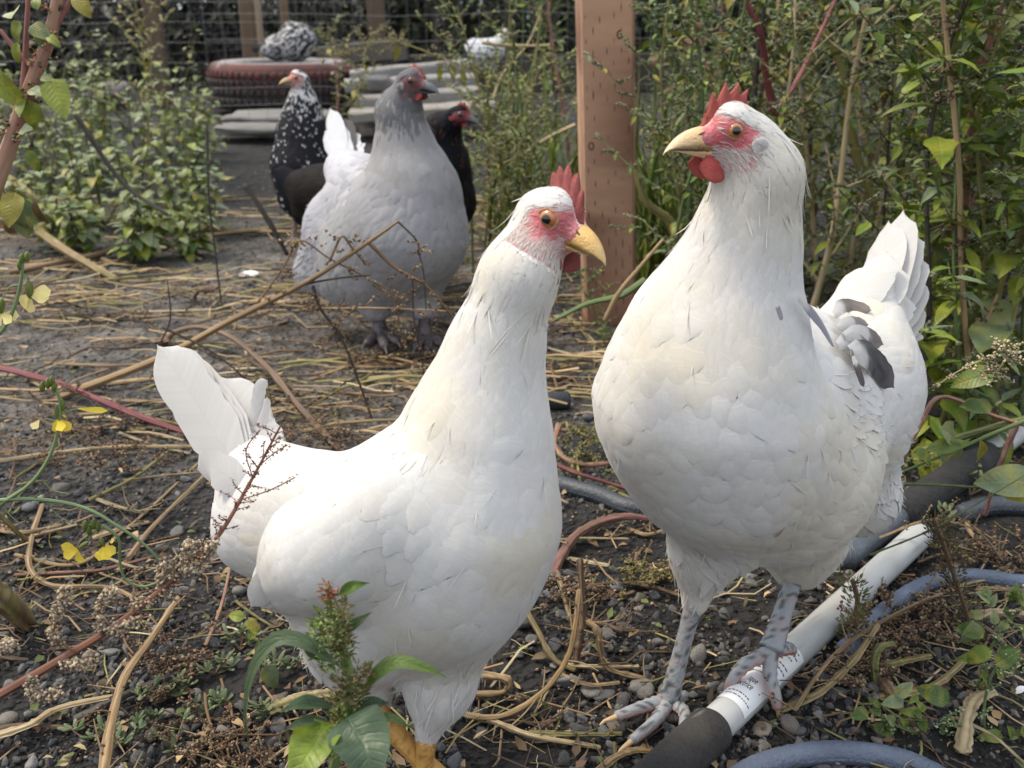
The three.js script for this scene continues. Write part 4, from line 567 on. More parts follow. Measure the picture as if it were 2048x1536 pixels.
// ---------- weeds ----------
seed(202);
const ovate = (t) => Math.sin(Math.PI * Math.pow(t, 0.62)) ** 0.8, lance = (t) => Math.sin(Math.PI * Math.pow(t, 0.75)) ** 1.1, goose = (t) => (t < 0.3 ? t / 0.3 : 1 - ((t - 0.3) / 0.7) ** 1.3) * (1 + 0.12 * Math.sin(t * 34));
const LG = {};
for (const kind of ['dark', 'mid', 'fresh', 'pale', 'yellow', 'brown']) for (const [sn, sf, w] of [['ovate', ovate, 0.56], ['lance', lance, 0.3], ['goose', goose, 0.62]]) LG[kind + sn] = [0, 1, 2, 3].map((i) => {
  const mb = new MB(), c = greens[kind], h = R(0, 40); mb.leaf([0, 0, 0], [0, 0, 1], [0, 1, 0], 1, w * R(0.85, 1.15), (t, j) => { const n = fbm(t * 5 + h, j * 2, 2, 3); return mul(mix(c, kind === 'brown' ? straw.tan : n > 0.62 ? greens.yellow : c, n > 0.62 ? 0.5 : 0.25), 0.75 + 0.5 * n); }, { ns: 8, droop: kind === 'brown' ? R(0.8, 1.6) : R(0.1, 0.9), fold: R(0.1, 0.4), shape: sf, wave: R(0.05, 0.2) }); return mb.geometry();
});
function leafPart(parent, q, dir, up, L, kind) {
  const f = nrm(dir); let n = nrm(mad(up, f, -dot(up, f))); const x = cross(n, f), b = rootOf(parent).userData.base;
  const m = new THREE.Mesh(pick(LG[kind]), M.leaf); m.name = 'leaf'; m.castShadow = m.receiveShadow = true;
  m.matrix.makeBasis(new THREE.Vector3(...x), new THREE.Vector3(...n), new THREE.Vector3(...f)); m.quaternion.setFromRotationMatrix(m.matrix); m.scale.setScalar(L); m.position.set(q[0] - b[0], q[1] - b[1], q[2] - b[2]); parent.add(m); return m;
}
function sprig(mb, st, q, dir, L, n, col, r, o = {}) {             // a seed-bearing side shoot
  const d = nrm(dir), end = add(mad(q, d, L), [0, -L * (o.hang ?? 0.15), 0]), pts = curve(wob([q, mix(q, end, 0.5), end], L * 0.06), 6); st.tube(pts, (s) => (o.r ?? 0.0008) * (1 - 0.5 * s), o.stem ?? col, 4);
  for (let k = 0; k < n; k++) { const s = R(o.from ?? 0.1, 1), p = pts[Math.min(6, Math.floor(s * 6.99))], sp = L * (o.spread ?? 0.09) * (1.1 - 0.5 * s); mb.bead(add(p, [R(-sp, sp), R(-sp, sp), R(-sp, sp)]), r * R(0.6, 1.3), jit(typeof col === 'function' ? col() : col, 0.35)); }
}
const seedGreen = () => pick([[0.16, 0.2, 0.1], [0.11, 0.135, 0.075], [0.23, 0.27, 0.14], [0.17, 0.15, 0.1], [0.06, 0.06, 0.05]]), seedBrown = () => pick([[0.1, 0.06, 0.035], [0.16, 0.1, 0.06], [0.05, 0.032, 0.025], [0.26, 0.19, 0.12]]), seedCream = () => pick([[0.38, 0.3, 0.2], [0.28, 0.2, 0.13], [0.14, 0.1, 0.08], [0.45, 0.38, 0.27]]);
function weed(name, label, base, o) {
  const t = thing(name, base, label, o.cat ?? 'weed', o.group), st = new MB(), sd = new MB(), fo = new MB(), H = o.h, lean = o.lean ?? [R(-0.2, 0.2), R(-0.12, 0.12)];
  const top = add(base, [lean[0] * H, H, lean[1] * H]), pts = curve(wob([add(base, [0, -0.01, 0]), mix(base, top, 0.33), mix(base, top, 0.66), top], 0.05 * H), 14), nodes = o.nodes ?? 14, sc = o.stem ?? straw.green, vis = o.vis ?? 0.56;
  st.tube(pts, (s) => o.r * (1 - 0.6 * s), (s, a) => mul(sc, 0.8 + 0.35 * noise(s * 9, a * 2, 3)), 7);
  for (let k = 1; k < nodes; k++) {
    const s = (k + R(-0.3, 0.3)) / nodes, p = pts[Math.floor(s * 14)].map((v, i) => lerp(v, pts[Math.min(14, Math.floor(s * 14) + 1)][i], s * 14 % 1)), az = k * 2.4 + R(-0.6, 0.6), out = [Math.cos(az), 0, Math.sin(az)];
    if (p[1] - gh(p[0], p[2]) > vis) { for (let i = 0; i < 5; i++) fo.leaf(add(p, [R(-0.08, 0.08), R(-0.04, 0.04), R(-0.08, 0.08)]), [R(-1, 1), R(-0.6, 0.4), R(-1, 1)], [R(-0.4, 0.4), 1, R(-0.4, 0.4)], R(0.03, 0.05), 0.02, jit(greens.mid, 0.3), { ns: 2 }); continue; }
    if (rnd() < (o.leafy ?? 0.8)) { for (let e = 0; e < (o.per ?? 1); e++) { const out2 = e ? [Math.cos(az + 3 * e), 0, Math.sin(az + 3 * e)] : out; const L = o.leaf * R(0.55, 1.2) * (1 - 0.35 * s), pet = L * R(0.2, 0.5), q = add(p, add(mul(out2, pet), [0, pet * 0.6, 0])); st.tube([p, mad(p, out2, pet * 0.5), q], 0.0009, sc, 4); leafPart(t, q, add(out2, [R(-0.3, 0.3), R(-0.7, 0.35), R(-0.3, 0.3)]), [R(-0.3, 0.3), 1, R(-0.3, 0.3)], L, pick(o.kinds) + (o.shape ?? 'ovate')); } }
    if (rnd() < (o.branchy ?? 0.7)) {
      const L = H * R(0.1, 0.26) * (o.reach ?? 1), d = add(out, [0, R(0.4, 1.4), 0]), az2 = az + R(-1, 1), e = mad(p, nrm(d), L), bp = curve(wob([p, mix(p, e, 0.5), e], L * 0.05), 6); st.tube(bp, (u) => o.r * 0.35 * (1 - 0.6 * u), sc, 5);
      for (let i = 1; i <= 6; i++) { const q = bp[i], a = az2 + i * 2.2; if (rnd() < (o.seedy ?? 0.5)) sprig(sd, st, q, [Math.cos(a), R(0.2, 1), Math.sin(a)], R(0.015, 0.04), o.beads ?? 16, o.seedCol ?? seedGreen, o.bead ?? 0.0016, { stem: sc });
        for (let e = 0; e < 3; e++) if (rnd() < 0.8) fo.leaf(q, [Math.cos(a + 1.5 + e * 2), R(-0.5, 0.6), Math.sin(a + 1.5 + e * 2)], [R(-0.4, 0.4), 1, R(-0.4, 0.4)], o.leaf * R(0.25, 0.6), o.leaf * R(0.1, 0.2), jit(greens[pick(o.kinds)], 0.3), { ns: 3, shape: lance, droop: R(0, 0.8) }); }
    }
  }
  st.build('stem', M.stalk, t); if (sd.n) sd.build('seed_head', M.seed, t, 'stuff'); if (fo.n) fo.build('foliage', M.leaf, t, 'stuff'); return t;
}
{ // the thicket on the right, row by row from the back
  const rows = [
    { d: [2.5, 3.1], px: [960, 1480], n: 16, h: [0.6, 0.8], leaf: 0.05, kinds: ['mid', 'fresh', 'dark'], lab: 'tall thin weed in the back row of the thicket' },
    { d: [1.85, 2.2], px: [1300, 2060], n: 24, h: [0.55, 0.85], leaf: 0.055, kinds: ['mid', 'fresh', 'fresh', 'pale', 'mid', 'yellow'], lab: 'green weed in the middle row of the thicket' },
    { d: [1.4, 1.65], px: [1330, 2080], n: 24, h: [0.5, 0.8], leaf: 0.043, kinds: ['mid', 'fresh', 'pale', 'fresh', 'yellow', 'mid', 'dark', 'brown'], lab: 'bushy weed with grey green seed spikes' },
    { d: [1.1, 1.26], px: [1800, 2110], n: 9, h: [0.5, 0.75], leaf: 0.074, kinds: ['dark', 'mid', 'mid', 'pale', 'fresh', 'fresh'], lab: 'leafy dark green weed in the front of the thicket' },
  ];
  rows.forEach((r, ri) => { for (let i = 0; i < r.n; i++) {
    const d = R(...r.d), px = lerp(r.px[0], r.px[1], (i + 0.5 + R(-0.3, 0.3)) / r.n), q = P(px, 600, d), b = onGround(q[0], q[2]); if (Math.abs(px - 1205) < 75 && d < 1.95) continue;
    weed('weed', r.lab + ', ' + ordinal[i] + ' from its left end', b, { h: R(...r.h), r: R(0.0025, 0.006), leaf: r.leaf, kinds: r.kinds, nodes: ri === 0 ? 12 : ri === 3 ? 22 : 18, stem: pick([straw.green, straw.green, straw.olive, straw.olive, straw.pale, straw.dark, straw.pink]), leafy: ri === 3 ? 0.95 : 0.8, seedy: ri === 2 ? 0.9 : 0.5, beads: ri === 2 ? 34 : 24, shape: pick(['ovate', 'lance', 'goose', 'lance']), per: ri === 1 || ri === 2 ? 2 : 1, group: 'weeds of the thicket', lean: [R(-0.18, 0.18), R(-0.1, 0.1)], reach: 1.2 });
  } });
  for (let i = 0; i < 11; i++) { const px = lerp(935, 1180, (i + 0.5) / 11), d = R(1.85, 2.7), q = P(px, 500, d); weed('weed', 'yellow green seeding weed left of the wooden post, ' + ordinal[i] + ' from the grey hen', onGround(q[0], q[2]), { h: R(0.28, 0.55), r: R(0.002, 0.004), leaf: 0.036, kinds: ['fresh', 'pale', 'mid', 'yellow'], nodes: 16, seedy: 0.8, beads: 22, bead: 0.002, seedCol: () => pick([[0.24, 0.25, 0.1], [0.3, 0.3, 0.16], [0.14, 0.17, 0.06], [0.18, 0.13, 0.08]]), stem: pick([straw.olive, straw.pale, straw.green]), leafy: 0.6, reach: 1.5, shape: 'lance', group: 'seeding weeds left of the post', lean: [R(-0.3, 0.3), R(-0.1, 0.2)] }); }
  for (let i = 0; i < 9; i++) { const px = [1285, 1320, 1360, 1400, 1445, 1290, 1080, 1010, 1130][i], d = i < 5 ? R(1.75, 2.0) : R(2, 2.5), q = P(px, 500, d), b = onGround(q[0], q[2]), t = thing('grass_clump', b, 'clump of upright green grass blades ' + (i < 6 ? 'right' : 'left') + ' of the wooden post, ' + ordinal[i < 6 ? i : i - 6] + ' from the post', 'grass', 'grass clumps by the post'), mb = new MB(); for (let k = 0; k < 34; k++) { const a = R(0, 6.28); mb.leaf(add(b, [R(-0.04, 0.04), 0, R(-0.04, 0.04)]), [Math.cos(a) * 0.22, 1, Math.sin(a) * 0.22], [Math.cos(a), 0.2, Math.sin(a)], R(0.2, 0.5), R(0.005, 0.011), jit(pick([greens.mid, greens.dark, greens.fresh, straw.olive]), 0.25), { ns: 6, droop: R(-0.9, 0.1), fold: 0.4, shape: (u) => (1 - u ** 2.2) * (0.6 + 0.4 * u) }); } mb.build('blades', M.leaf, t, 'stuff'); }
  // bare dead stems standing in it
  for (const [x0, y0, x1, y1, d, r, c, lab] of [[1478, -20, 1553, 232, 1.5, 8, straw.red, 'dark red bare stem standing above the right hen'], [1680, -20, 1560, 215, 1.45, 5, [0.5, 0.2, 0.2], 'pink bare stem leaning left above the white hen'], [1650, 60, 1760, 420, 1.5, 10, straw.olive, 'thick olive stem sloping down right of the white hen head'], [1705, -20, 1745, 330, 1.55, 7, straw.pale, 'pale dry stem upright in the thicket'], [1340, 330, 1420, 560, 1.75, 9, straw.green, 'green stem leaning between the post and the right hen'], [1270, 330, 1360, 520, 1.6, 10, straw.olive, 'olive stem slanting beside the wooden post'], [1000, 330, 1150, 250, 2.1, 4, straw.pale, 'thin straw coloured stem arching left of the post'], [1100, 90, 965, 85, 2.6, 4, straw.pale, 'thin pale stem lying level left of the post'], [1080, 30, 985, 200, 2.7, 3, straw.pale, 'thin pale stem crossing the weeds left of the post'], [1325, 480, 1210, 640, 1.25, 5, straw.tan, 'tan straw leaning behind the breast of the right hen'], [1110, 640, 1290, 560, 1.35, 7, straw.green, 'dull green stem lying before the foot of the post']])
  { const t = thing('bare_stem', P(x1, y1, d), lab, 'stem'), mb = new MB(), A = P(x0, y0, d), B = P(x1, y1, d), m = pxm(x1, y1, d) * r; mb.tube(curve(wob([A, mix(A, B, 0.3), mix(A, B, 0.7), B], m * 2), 12), (s) => m * (0.6 + 0.4 * s) * (1 + 0.15 * Math.sin(s * 40) ** 8), (s, a) => mul(c, 0.75 + 0.5 * noise(s * 14, a, 2)), 7); mb.build('stem', M.stalk, t); }
  { // tall brown seed stalk at right
    const t = thing('seed_stalk', P(1936, 745, 1.12), 'tall dead brown seed stalk with dark clumps at the right', 'seed stalk'), st = new MB(), sd = new MB(), pts = curve([[1882, -40], [1900, 150], [1918, 330], [1924, 560], [1938, 745]].map((e) => P(e[0], e[1], 1.12)), 30);
    st.tube(pts, (s) => 0.0026 + 0.0012 * s, (s, a) => mul(straw.tan, 0.7 + 0.5 * noise(s * 20, a, 1)), 8);
    for (let k = 0; k < 24; k++) { const p = pts[1 + Math.floor(k * 1.2)], a = R(0, 6.28); if (noise(k * 0.7, 3, 3) < 0.4) continue; for (let i = 0; i < 3; i++) sprig(sd, st, p, [Math.cos(a + i), R(-0.4, 0.6), Math.sin(a + i)], R(0.008, 0.022), 22, seedBrown, 0.0016, { spread: 0.25, from: 0 }); }
    const br = curve([P(1936, 720, 1.12), P(1965, 660, 1.12), P(1995, 590, 1.12)], 8); st.tube(br, 0.0018, straw.tan, 6); for (let i = 2; i < 8; i++) sprig(sd, st, br[i], [R(-1, 1), R(0, 1), 0.3], 0.014, 14, seedBrown, 0.0014);
    st.build('stem', M.stalk, t); sd.build('seed_clump', M.seed, t, 'stuff');
  }
  { const d = 2.5, t = thing('seeding_stem', P(1060, 185, d), 'long pale seeding stem leaning left across the timbers', 'weed'), st = new MB(), sd = new MB(), cc = curve([[690, 108], [780, 84], [900, 122], [1000, 160], [1070, 190]].map((e) => P(e[0], e[1], d)), 24); st.tube(cc, (s) => 0.0012 + 0.0022 * s, straw.olive, 6); for (let k = 0; k < 46; k++) sprig(sd, st, cc[Math.floor(24 * rnd() ** 1.5)], [R(-1, 0.4), R(-0.3, 1), R(-0.5, 0.5)], R(0.03, 0.08), 14, () => pick([[0.22, 0.2, 0.1], [0.13, 0.13, 0.06], [0.28, 0.24, 0.14]]), 0.0026, { spread: 0.12, stem: straw.olive }); for (const [x, y, dy] of [[880, 130, 34], [905, 128, 30], [800, 88, 16], [925, 140, 40]]) { const q = P(x, y, d); leafPart(t, q, sub(P(x + R(-6, 6), y + dy, d), q), [0.3, 0.2, 1], 0.045, 'yellowlance'); } st.build('stem', M.stalk, t); sd.build('seed_head', M.seed, t, 'stuff'); }
  weed('weed', 'small seeding green weed in front of the foot of the post', gp(1215, 690), { h: 0.13, r: 0.0012, leaf: 0.02, kinds: ['mid', 'fresh'], nodes: 12, seedy: 0.9, leafy: 0.3, reach: 2, lean: [-0.3, 0], bead: 0.0013 });
  weed('weed', 'pale seeding weed before the right side of the tyre', onGround(-0.62, -4.1), { h: 0.36, r: 0.003, leaf: 0.05, kinds: ['pale', 'fresh', 'yellow'], nodes: 14, seedy: 0.8, bead: 0.003, leafy: 0.7, stem: straw.pale });
  weed('weed', 'low yellow green weed before the left side of the tyre', onGround(-1.08, -3.7), { h: 0.2, r: 0.003, leaf: 0.05, kinds: ['pale', 'fresh', 'yellow'], nodes: 12, seedy: 0.6, bead: 0.003, leafy: 0.8, stem: straw.tan });
  weed('weed', 'yellowing seeding weed before the left fence post', P(290, 330, 3.1), { h: 0.55, r: 0.004, leaf: 0.035, kinds: ['fresh', 'yellow'], nodes: 22, seedy: 0.95, leafy: 0.3, seedCol: () => pick([[0.3, 0.27, 0.12], [0.38, 0.33, 0.2], [0.2, 0.2, 0.08]]), bead: 0.0036, stem: straw.olive, lean: [0.05, 0], reach: 1.3 });
  weed('weed', 'small yellow green weed growing up between the speckled and grey hens', P(668, 330, 3.2), { h: 0.42, r: 0.003, leaf: 0.045, kinds: ['pale', 'fresh', 'yellow'], nodes: 14, seedy: 0.7, bead: 0.003, stem: straw.pink, lean: [0.02, 0] });
}
{ // leafy patch on the left
  const rows = [[3.2, 3.6, 7, 60, 440, 0.40], [2.75, 3.0, 8, -40, 445, 0.36], [2.35, 2.55, 7, -20, 430, 0.24], [2.05, 2.2, 5, 60, 420, 0.14]];
  rows.forEach(([d0, d1, n, a, b, h], ri) => { for (let i = 0; i < n; i++) {
    const d = R(d0, d1), px = lerp(a, b, (i + 0.5 + R(-0.3, 0.3)) / n), q = P(px, 400, d), base = onGround(q[0], q[2]), hh = h * R(0.75, 1.15) * (px > 380 ? 0.85 : 1), t = thing('leafy_weed', base, 'bushy green leafy weed in the patch at left, ' + ordinal[i] + ' in row ' + ['four', 'three', 'two', 'one'][ri], 'weed', 'leafy weeds in the patch at left'), st = new MB(), fo = new MB();
    for (let s = 0; s < 6; s++) {
      const az = R(0, 6.28), top = add(base, [Math.cos(az) * hh * R(0.1, 0.5), hh * R(0.7, 1.05), Math.sin(az) * hh * R(0.1, 0.4)]), pts = curve(wob([base, mix(base, top, 0.5), top], 0.02), 8); st.tube(pts, (u) => 0.0022 * (1 - 0.5 * u), pick([straw.green, straw.dark, straw.olive]), 5);
      for (let k = 2; k <= 8; k++) for (const sd of [0, Math.PI]) { const a2 = k * 1.57 + az + sd, L = R(0.03, 0.054) * (1.1 - 0.05 * k), out = [Math.cos(a2), R(-0.35, 0.25), Math.sin(a2)]; if (rnd() < 0.1) continue; const kind = rnd() < 0.07 ? 'yellow' : pick(['mid', 'pale', 'fresh', 'dark', 'pale', 'pale', 'mid']), q2 = mad(pts[k], out, 0.01); k > 3 || rnd() < 0.3 ? leafPart(t, q2, out, [R(-0.3, 0.3), 1, R(-0.2, 0.3)], L, kind + 'ovate') : fo.leaf(q2, out, [0, 1, 0], L, L * 0.5, jit(greens[kind], 0.2), { ns: 4, shape: ovate }); }
    }
    st.build('stem', M.stalk, t); if (fo.n) fo.build('foliage', M.leaf, t, 'stuff');
  } });
}
{ // tall pigweed at the left edge, close to the camera
  const d = 0.98, t = thing('tall_weed', gp(-70, 900), 'tall weed with thick pinkish stem and spotted yellow green leaves at the left edge', 'weed'), st = new MB(), sd = new MB();
  const main = curve([gp(-70, 900), P(-40, 480, d), P(20, 290, d), P(62, 170, d), P(100, 70, d), P(128, -60, d)], 24); st.tube(main, (s) => 0.0088 - 0.0035 * s, (s, a) => mul(mix(straw.pink, [0.4, 0.26, 0.16], noise(s * 6, a, 2)), 0.8 + 0.4 * noise(s * 30, a * 2, 4)), 10);
  for (const b of [[[45, 200], [52, 90], [58, -40]], [[95, 80], [125, 30], [160, -40]], [[75, 140], [40, 110], [0, 60]]]) st.tube(curve(b.map((e) => P(e[0], e[1], d)), 8), (s) => 0.0032 * (1 - 0.4 * s), mul(straw.pink, 0.9), 7);
  for (let k = 0; k < 34; k++) { const p = main[9 + Math.floor(rnd() * 14)]; sprig(sd, st, p, [R(-1, 1), R(-0.3, 1), R(0, 1)], R(0.008, 0.02), 12, rnd() < 0.4 ? seedBrown : () => pick([[0.3, 0.2, 0.12], [0.2, 0.2, 0.08], [0.3, 0.12, 0.08]]), 0.0017, { spread: 0.2 }); }
  for (const [x, y, dx, dy, L, kind, up] of [[40, 42, -30, 60, 44, 'fresh', 0.3], [30, 22, -10, 5, 60, 'fresh', 0.6], [60, 52, 30, 14, 46, 'pale', 1], [35, 85, -8, 40, 36, 'fresh', 0.4], [70, 55, 12, 30, 40, 'pale', 0.6], [155, -12, 18, 45, 50, 'yellow', 0.2], [95, 72, 22, 12, 34, 'fresh', 0.7], [102, 158, 24, 66, 78, 'fresh', 0.25], [80, 158, 20, -4, 30, 'pale', 1], [-14, 140, 36, 56, 84, 'fresh', 0.2], [60, 200, 4, 40, 52, 'fresh', 0.3], [60, 178, 40, 20, 36, 'pale', 1], [48, 195, -14, 30, 44, 'mid', 0.4], [40, 260, 36, -6, 40, 'pale', 1], [75, 20, -6, -30, 36, 'mid', 0.6], [30, 385, -14, 60, 64, 'yellow', 0.2], [40, 410, 4, 70, 70, 'pale', 0.2], [55, 300, 20, 40, 44, 'mid', 0.4]]) { const q = P(x, y, d - 0.012), e = P(x + dx, y + dy, d - 0.02 + R(-0.015, 0.015)); leafPart(t, q, sub(e, q), [R(-0.4, 0.4), up, 1], L * pxm(x, y, d) * 1.15, kind + 'ovate'); }
  st.build('stem', M.stalk, t); sd.build('seed_clump', M.seed, t, 'stuff');
}
// ---------- what lies on the ground: stones, litter, dead stalks ----------
seed(303);
const rocks = []; for (let r = 0; r < 8; r++) {
  const g = new THREE.IcosahedronGeometry(1, 2), p = g.attributes.position, mb = new MB(), ix = new Map(), pl = []; for (let k = 0; k < 11; k++) pl.push([nrm([R(-1, 1), R(-1, 1), R(-1, 1)]), R(0.38, 0.8)]);
  const sq = [R(0.8, 1.2), R(0.5, 0.8), R(0.65, 1)], b = R(0.6, 1);
  for (let i = 0; i < p.count; i++) { const v = [p.getX(i), p.getY(i), p.getZ(i)], key = v.map((q) => q.toFixed(4)).join(); if (!ix.has(key)) { let s = 1; if (r < 7) for (const [n, h] of pl) { const d = dot(v, n); if (d > h) s = Math.min(s, h / d); } s *= 0.94 + 0.12 * fbm(v[0] * 3 + r, v[1] * 3, v[2] * 3, 2); const c = b * (0.75 + 0.5 * fbm(v[0] * 4, v[1] * 4 + r, v[2] * 4, 3)); ix.set(key, mb.vert([v[0] * s * sq[0], v[1] * s * sq[1], v[2] * s * sq[2]], v[0] * 0.5 + v[1] * 0.3, v[2] * 0.5, [c, c, c])); } mb.i.push(ix.get(key)); }
  rocks.push(mb.geometry());
}
const stoneCols = [[0.17, 0.165, 0.165], [0.12, 0.12, 0.125], [0.22, 0.21, 0.2], [0.085, 0.085, 0.09], [0.19, 0.165, 0.14], [0.14, 0.145, 0.15]].map((c) => { const m = M.rock.clone(); m.color.setRGB(...c.map((v) => v * 1.05)); return m; });
function stone(q, r) { const m = new THREE.Mesh(pick(rocks), pick(stoneCols)); m.name = 'stone'; m.castShadow = m.receiveShadow = true; m.position.set(q[0], q[1] + r * R(-0.05, 0.35), q[2]); m.rotation.set(R(-0.5, 0.5), R(0, 6.28), R(-0.5, 0.5)); m.scale.setScalar(r); T.ground.add(m); }
for (let k = 0; k < 285; k++) { const u = rnd(), px = u < 0.62 ? R(900, 1760) : u < 0.85 ? R(0, 620) : R(600, 2048), py = u < 0.62 ? R(1100, 1550) : u < 0.85 ? R(930, 1550) : R(700, 1550), q = gp(px, py); if (fbm(q[0] * 9, q[2] * 9, 3, 2) < 0.4 && k % 3) continue; stone(q, R(0.005, 0.0115) * (rnd() < 0.12 ? 1.5 : 1)); }
for (const [x, y, r] of [[128, 1405, 14], [190, 1395, 12], [232, 1335, 11], [335, 1430, 14], [1320, 1290, 15], [1100, 1370, 12], [1165, 1440, 15], [1290, 1415, 9], [960, 1465, 16], [1040, 1310, 13], [1640, 1435, 13], [1700, 1465, 13], [1770, 1440, 10], [1450, 1310, 11], [790, 1010, 8], [1225, 1505, 11], [1130, 1520, 13], [60, 1330, 11], [880, 1500, 17], [1490, 1175, 11], [950, 1400, 8], [1400, 1275, 9]]) stone(gp(x, y), r / 2000);
{ // fine gravel: too many to count
  const im = (n, name, where, size, geo, cols) => { const m = new THREE.InstancedMesh(geo, M.rock, n), o = new THREE.Object3D(), c = new THREE.Color(); for (let k = 0; k < n; k++) { const q = where(), r = size(); o.position.set(q[0], q[1] + r * R(-0.2, 0.3), q[2]); o.rotation.set(R(0, 6), R(0, 6), R(0, 6)); o.scale.set(r, r * R(0.6, 1), r * R(0.7, 1.2)); o.updateMatrix(); m.setMatrixAt(k, o.matrix); const g = jit(pick(cols), 0.3); c.setRGB(g[0], g[1], g[2]); m.setColorAt(k, c); } m.name = numbered(name); m.castShadow = m.receiveShadow = true; scene.add(m); return m; };
  const near = () => { for (;;) { const q = gp(R(-150, 2200), R(820, 1800)); if (fbm(q[0] * 9, q[2] * 9, 3, 2) > R(0.3, 0.55)) return q; } };
  const cols = [[0.14, 0.135, 0.13], [0.2, 0.19, 0.18], [0.095, 0.095, 0.1], [0.055, 0.053, 0.053], [0.24, 0.22, 0.2]];
  tag(im(11000, 'gravel', near, () => 0.0016 + 0.0058 * rnd() ** 2, rocks[1], cols), 'small grey gravel scattered over the dark soil near the hens', 'gravel', null, 'stuff');
  tag(im(9000, 'gravel', () => { const d = R(0.95, 3.4), x = R(-1, 0.5) * d * 0.62; return onGround(x, -d); }, () => 0.0018 + 0.006 * rnd() ** 2.5, rocks[2], cols), 'pale grit and pebbles on the trampled mud further back', 'gravel', null, 'stuff');
  tag(im(16000, 'soil_crumbs', near, () => 0.001 + 0.003 * rnd() ** 2, rocks[4], [[0.02, 0.018, 0.017], [0.035, 0.03, 0.027], [0.015, 0.014, 0.014]]), 'dark soil crumbs between the stones', 'soil', null, 'stuff');
}
// a stalk lying on the ground: photograph points (across, down, height above soil), half-thickness in photograph pixels at its middle
function stalk(name, label, pts, r, c, o = {}) {
  const P3 = pts.map((e) => e.length > 3 ? P(e[0], e[1], e[3]) : gp(e[0], e[1], e[2] ?? 0.003)), mid = pts[pts.length >> 1], m = r * (len(sub(P3[pts.length >> 1], EYE)) / F) * 0.98, cc = curve(P3, o.n ?? 26), kinks = o.kink ?? 0.2, id = R(0, 99), t = thing(name, P3[0], label, o.cat ?? 'stalk', o.group), mb = new MB(); void mid;
  mb.tube(cc, (s, a) => m * 0.8 * lerp(o.r0 ?? 1.1, o.r1 ?? 0.75, s) * (1 + 1.6 * kinks * (fbm(s * 22 + id, 1, 2, 3) - 0.5) + 0.28 * Math.exp(-((((s * 5 + id) % 1 - 0.5) / 0.06) ** 2))) * (1 + 0.14 * Math.sin(a * 5 + id) + 0.08 * Math.sin(a * 8 + s * 9)), (s, a) => { const n = noise(s * 11 + id, a * 1.6, 4), k = noise(s * 40, a * 3, id); return mul(mix(c, o.c2 ?? mul(c, 0.5), clamp(n * 1.8 - 0.55)), (0.6 + 0.7 * k) * (0.8 + 0.3 * Math.sin(a * 5 + id))); }, o.sides ?? 14, { flat: 0.75, endCol: mul(c, 1.25) });
  mb.build('stem', M.stalk, t);
  if (o.twigs) { const st = new MB(), sd = new MB(); for (let k = 0; k < o.twigs; k++) { const q = pick(cc); sprig(sd, st, q, [R(-1, 1), R(-0.1, 0.8), R(-1, 1)], R(0.01, 0.035) * (o.tw ?? 1), o.tb ?? 10, o.tc ?? seedBrown, o.ts ?? 0.0012, { stem: mul(c, 0.7), spread: 0.12 }); } st.build('twigs', M.stalk, t, 'stuff'); sd.build('seed_clump', M.seed, t, 'stuff'); }
  return [t, cc];
}
const S_ = (label, pts, r, c, o) => stalk('dead_stalk', label, pts, r, straw[c], o);
S_('long crimson stem lying left of the white tail', [[-30, 728, 0.03], [90, 758, 0.025], [200, 800, 0.02], [290, 836, 0.015], [420, 880, 0.01]], 9, 'red', { c2: [0.3, 0.1, 0.11], twigs: 8, kink: 0.3 });
S_('brown stem arching over the pale mud behind the white tail', [[325, 690, 0.002], [345, 668, 0.02], [390, 655, 0.03], [450, 668, 0.035], [530, 730, 0.03], [600, 815, 0.02], [690, 910, 0.005]], 8, 'brown', { c2: [0.24, 0.16, 0.11] });
S_('thick yellow stalk leaning down across the left mud', [[50, 440, 0.06], [130, 500, 0.04], [235, 560, 0.004]], 12, 'olive', { c2: straw.tan, kink: 0.25 });
S_('pale bundle stalk from the left edge up to the leafy patch', [[-20, 330, 0.12], [80, 405, 0.08], [130, 450, 0.02]], 11, 'pale', { c2: straw.olive });
S_('tan stalk lying level behind the yellow stalk', [[80, 432, 0.01], [230, 446, 0.012], [330, 452, 0.012], [460, 462, 0.01], [600, 465, 0.01]], 8, 'tan');
S_('brown stalk lying level across the mud left of the black hen', [[20, 545, 0.01], [170, 515, 0.015], [280, 490, 0.015], [420, 470, 0.015], [600, 455, 0.01]], 8, 'brown', { c2: straw.tan });
S_('black leaning stem in front of the black hen', [[490, 370, 0.2, 1.9], [530, 430, 0.1, 1.88], [575, 510, 0, 1.86]], 7, 'dark');
S_('dark thin stem standing up in the leafy patch', [[150, 230, 0.1, 1.9], [250, 370, 0.1, 1.88], [335, 430, 0.1, 1.86]], 6, 'dark');
S_('thin dark upright stem before the leafy patch', [[415, 260, 0, 1.7], [418, 400, 0, 1.68], [430, 500, 0, 1.66], [442, 605, 0, 1.65]], 3, 'dark', { twigs: 10 });
S_('level tan straw touching the white tail from the left', [[-20, 925, 0.006], [120, 905, 0.012], [220, 895, 0.012], [400, 893, 0.01]], 6, 'tan', { c2: straw.pale });
S_('tan straw pointing at the yellow flowers', [[30, 1110, 0.004], [150, 1130, 0.006], [250, 1060, 0.004], [420, 905, 0.004]], 5, 'tan', { twigs: 4 });
S_('green yellow straw under the level tan straw', [[180, 1000, 0.006], [260, 960, 0.008], [340, 900, 0.008]], 5, 'olive');
S_('forked tan straw lying from the tail to the stones', [[240, 1140, 0.006], [300, 1060, 0.008], [410, 950, 0.006]], 6, 'tan', { c2: straw.brown });
S_('looping rooty stem on the black soil at left', [[85, 1010, 0.004], [62, 1085, 0.008], [62, 1140, 0.008], [100, 1170, 0.006], [220, 1175, 0.006], [300, 1215, 0.004]], 6, 'tan', { c2: straw.brown });
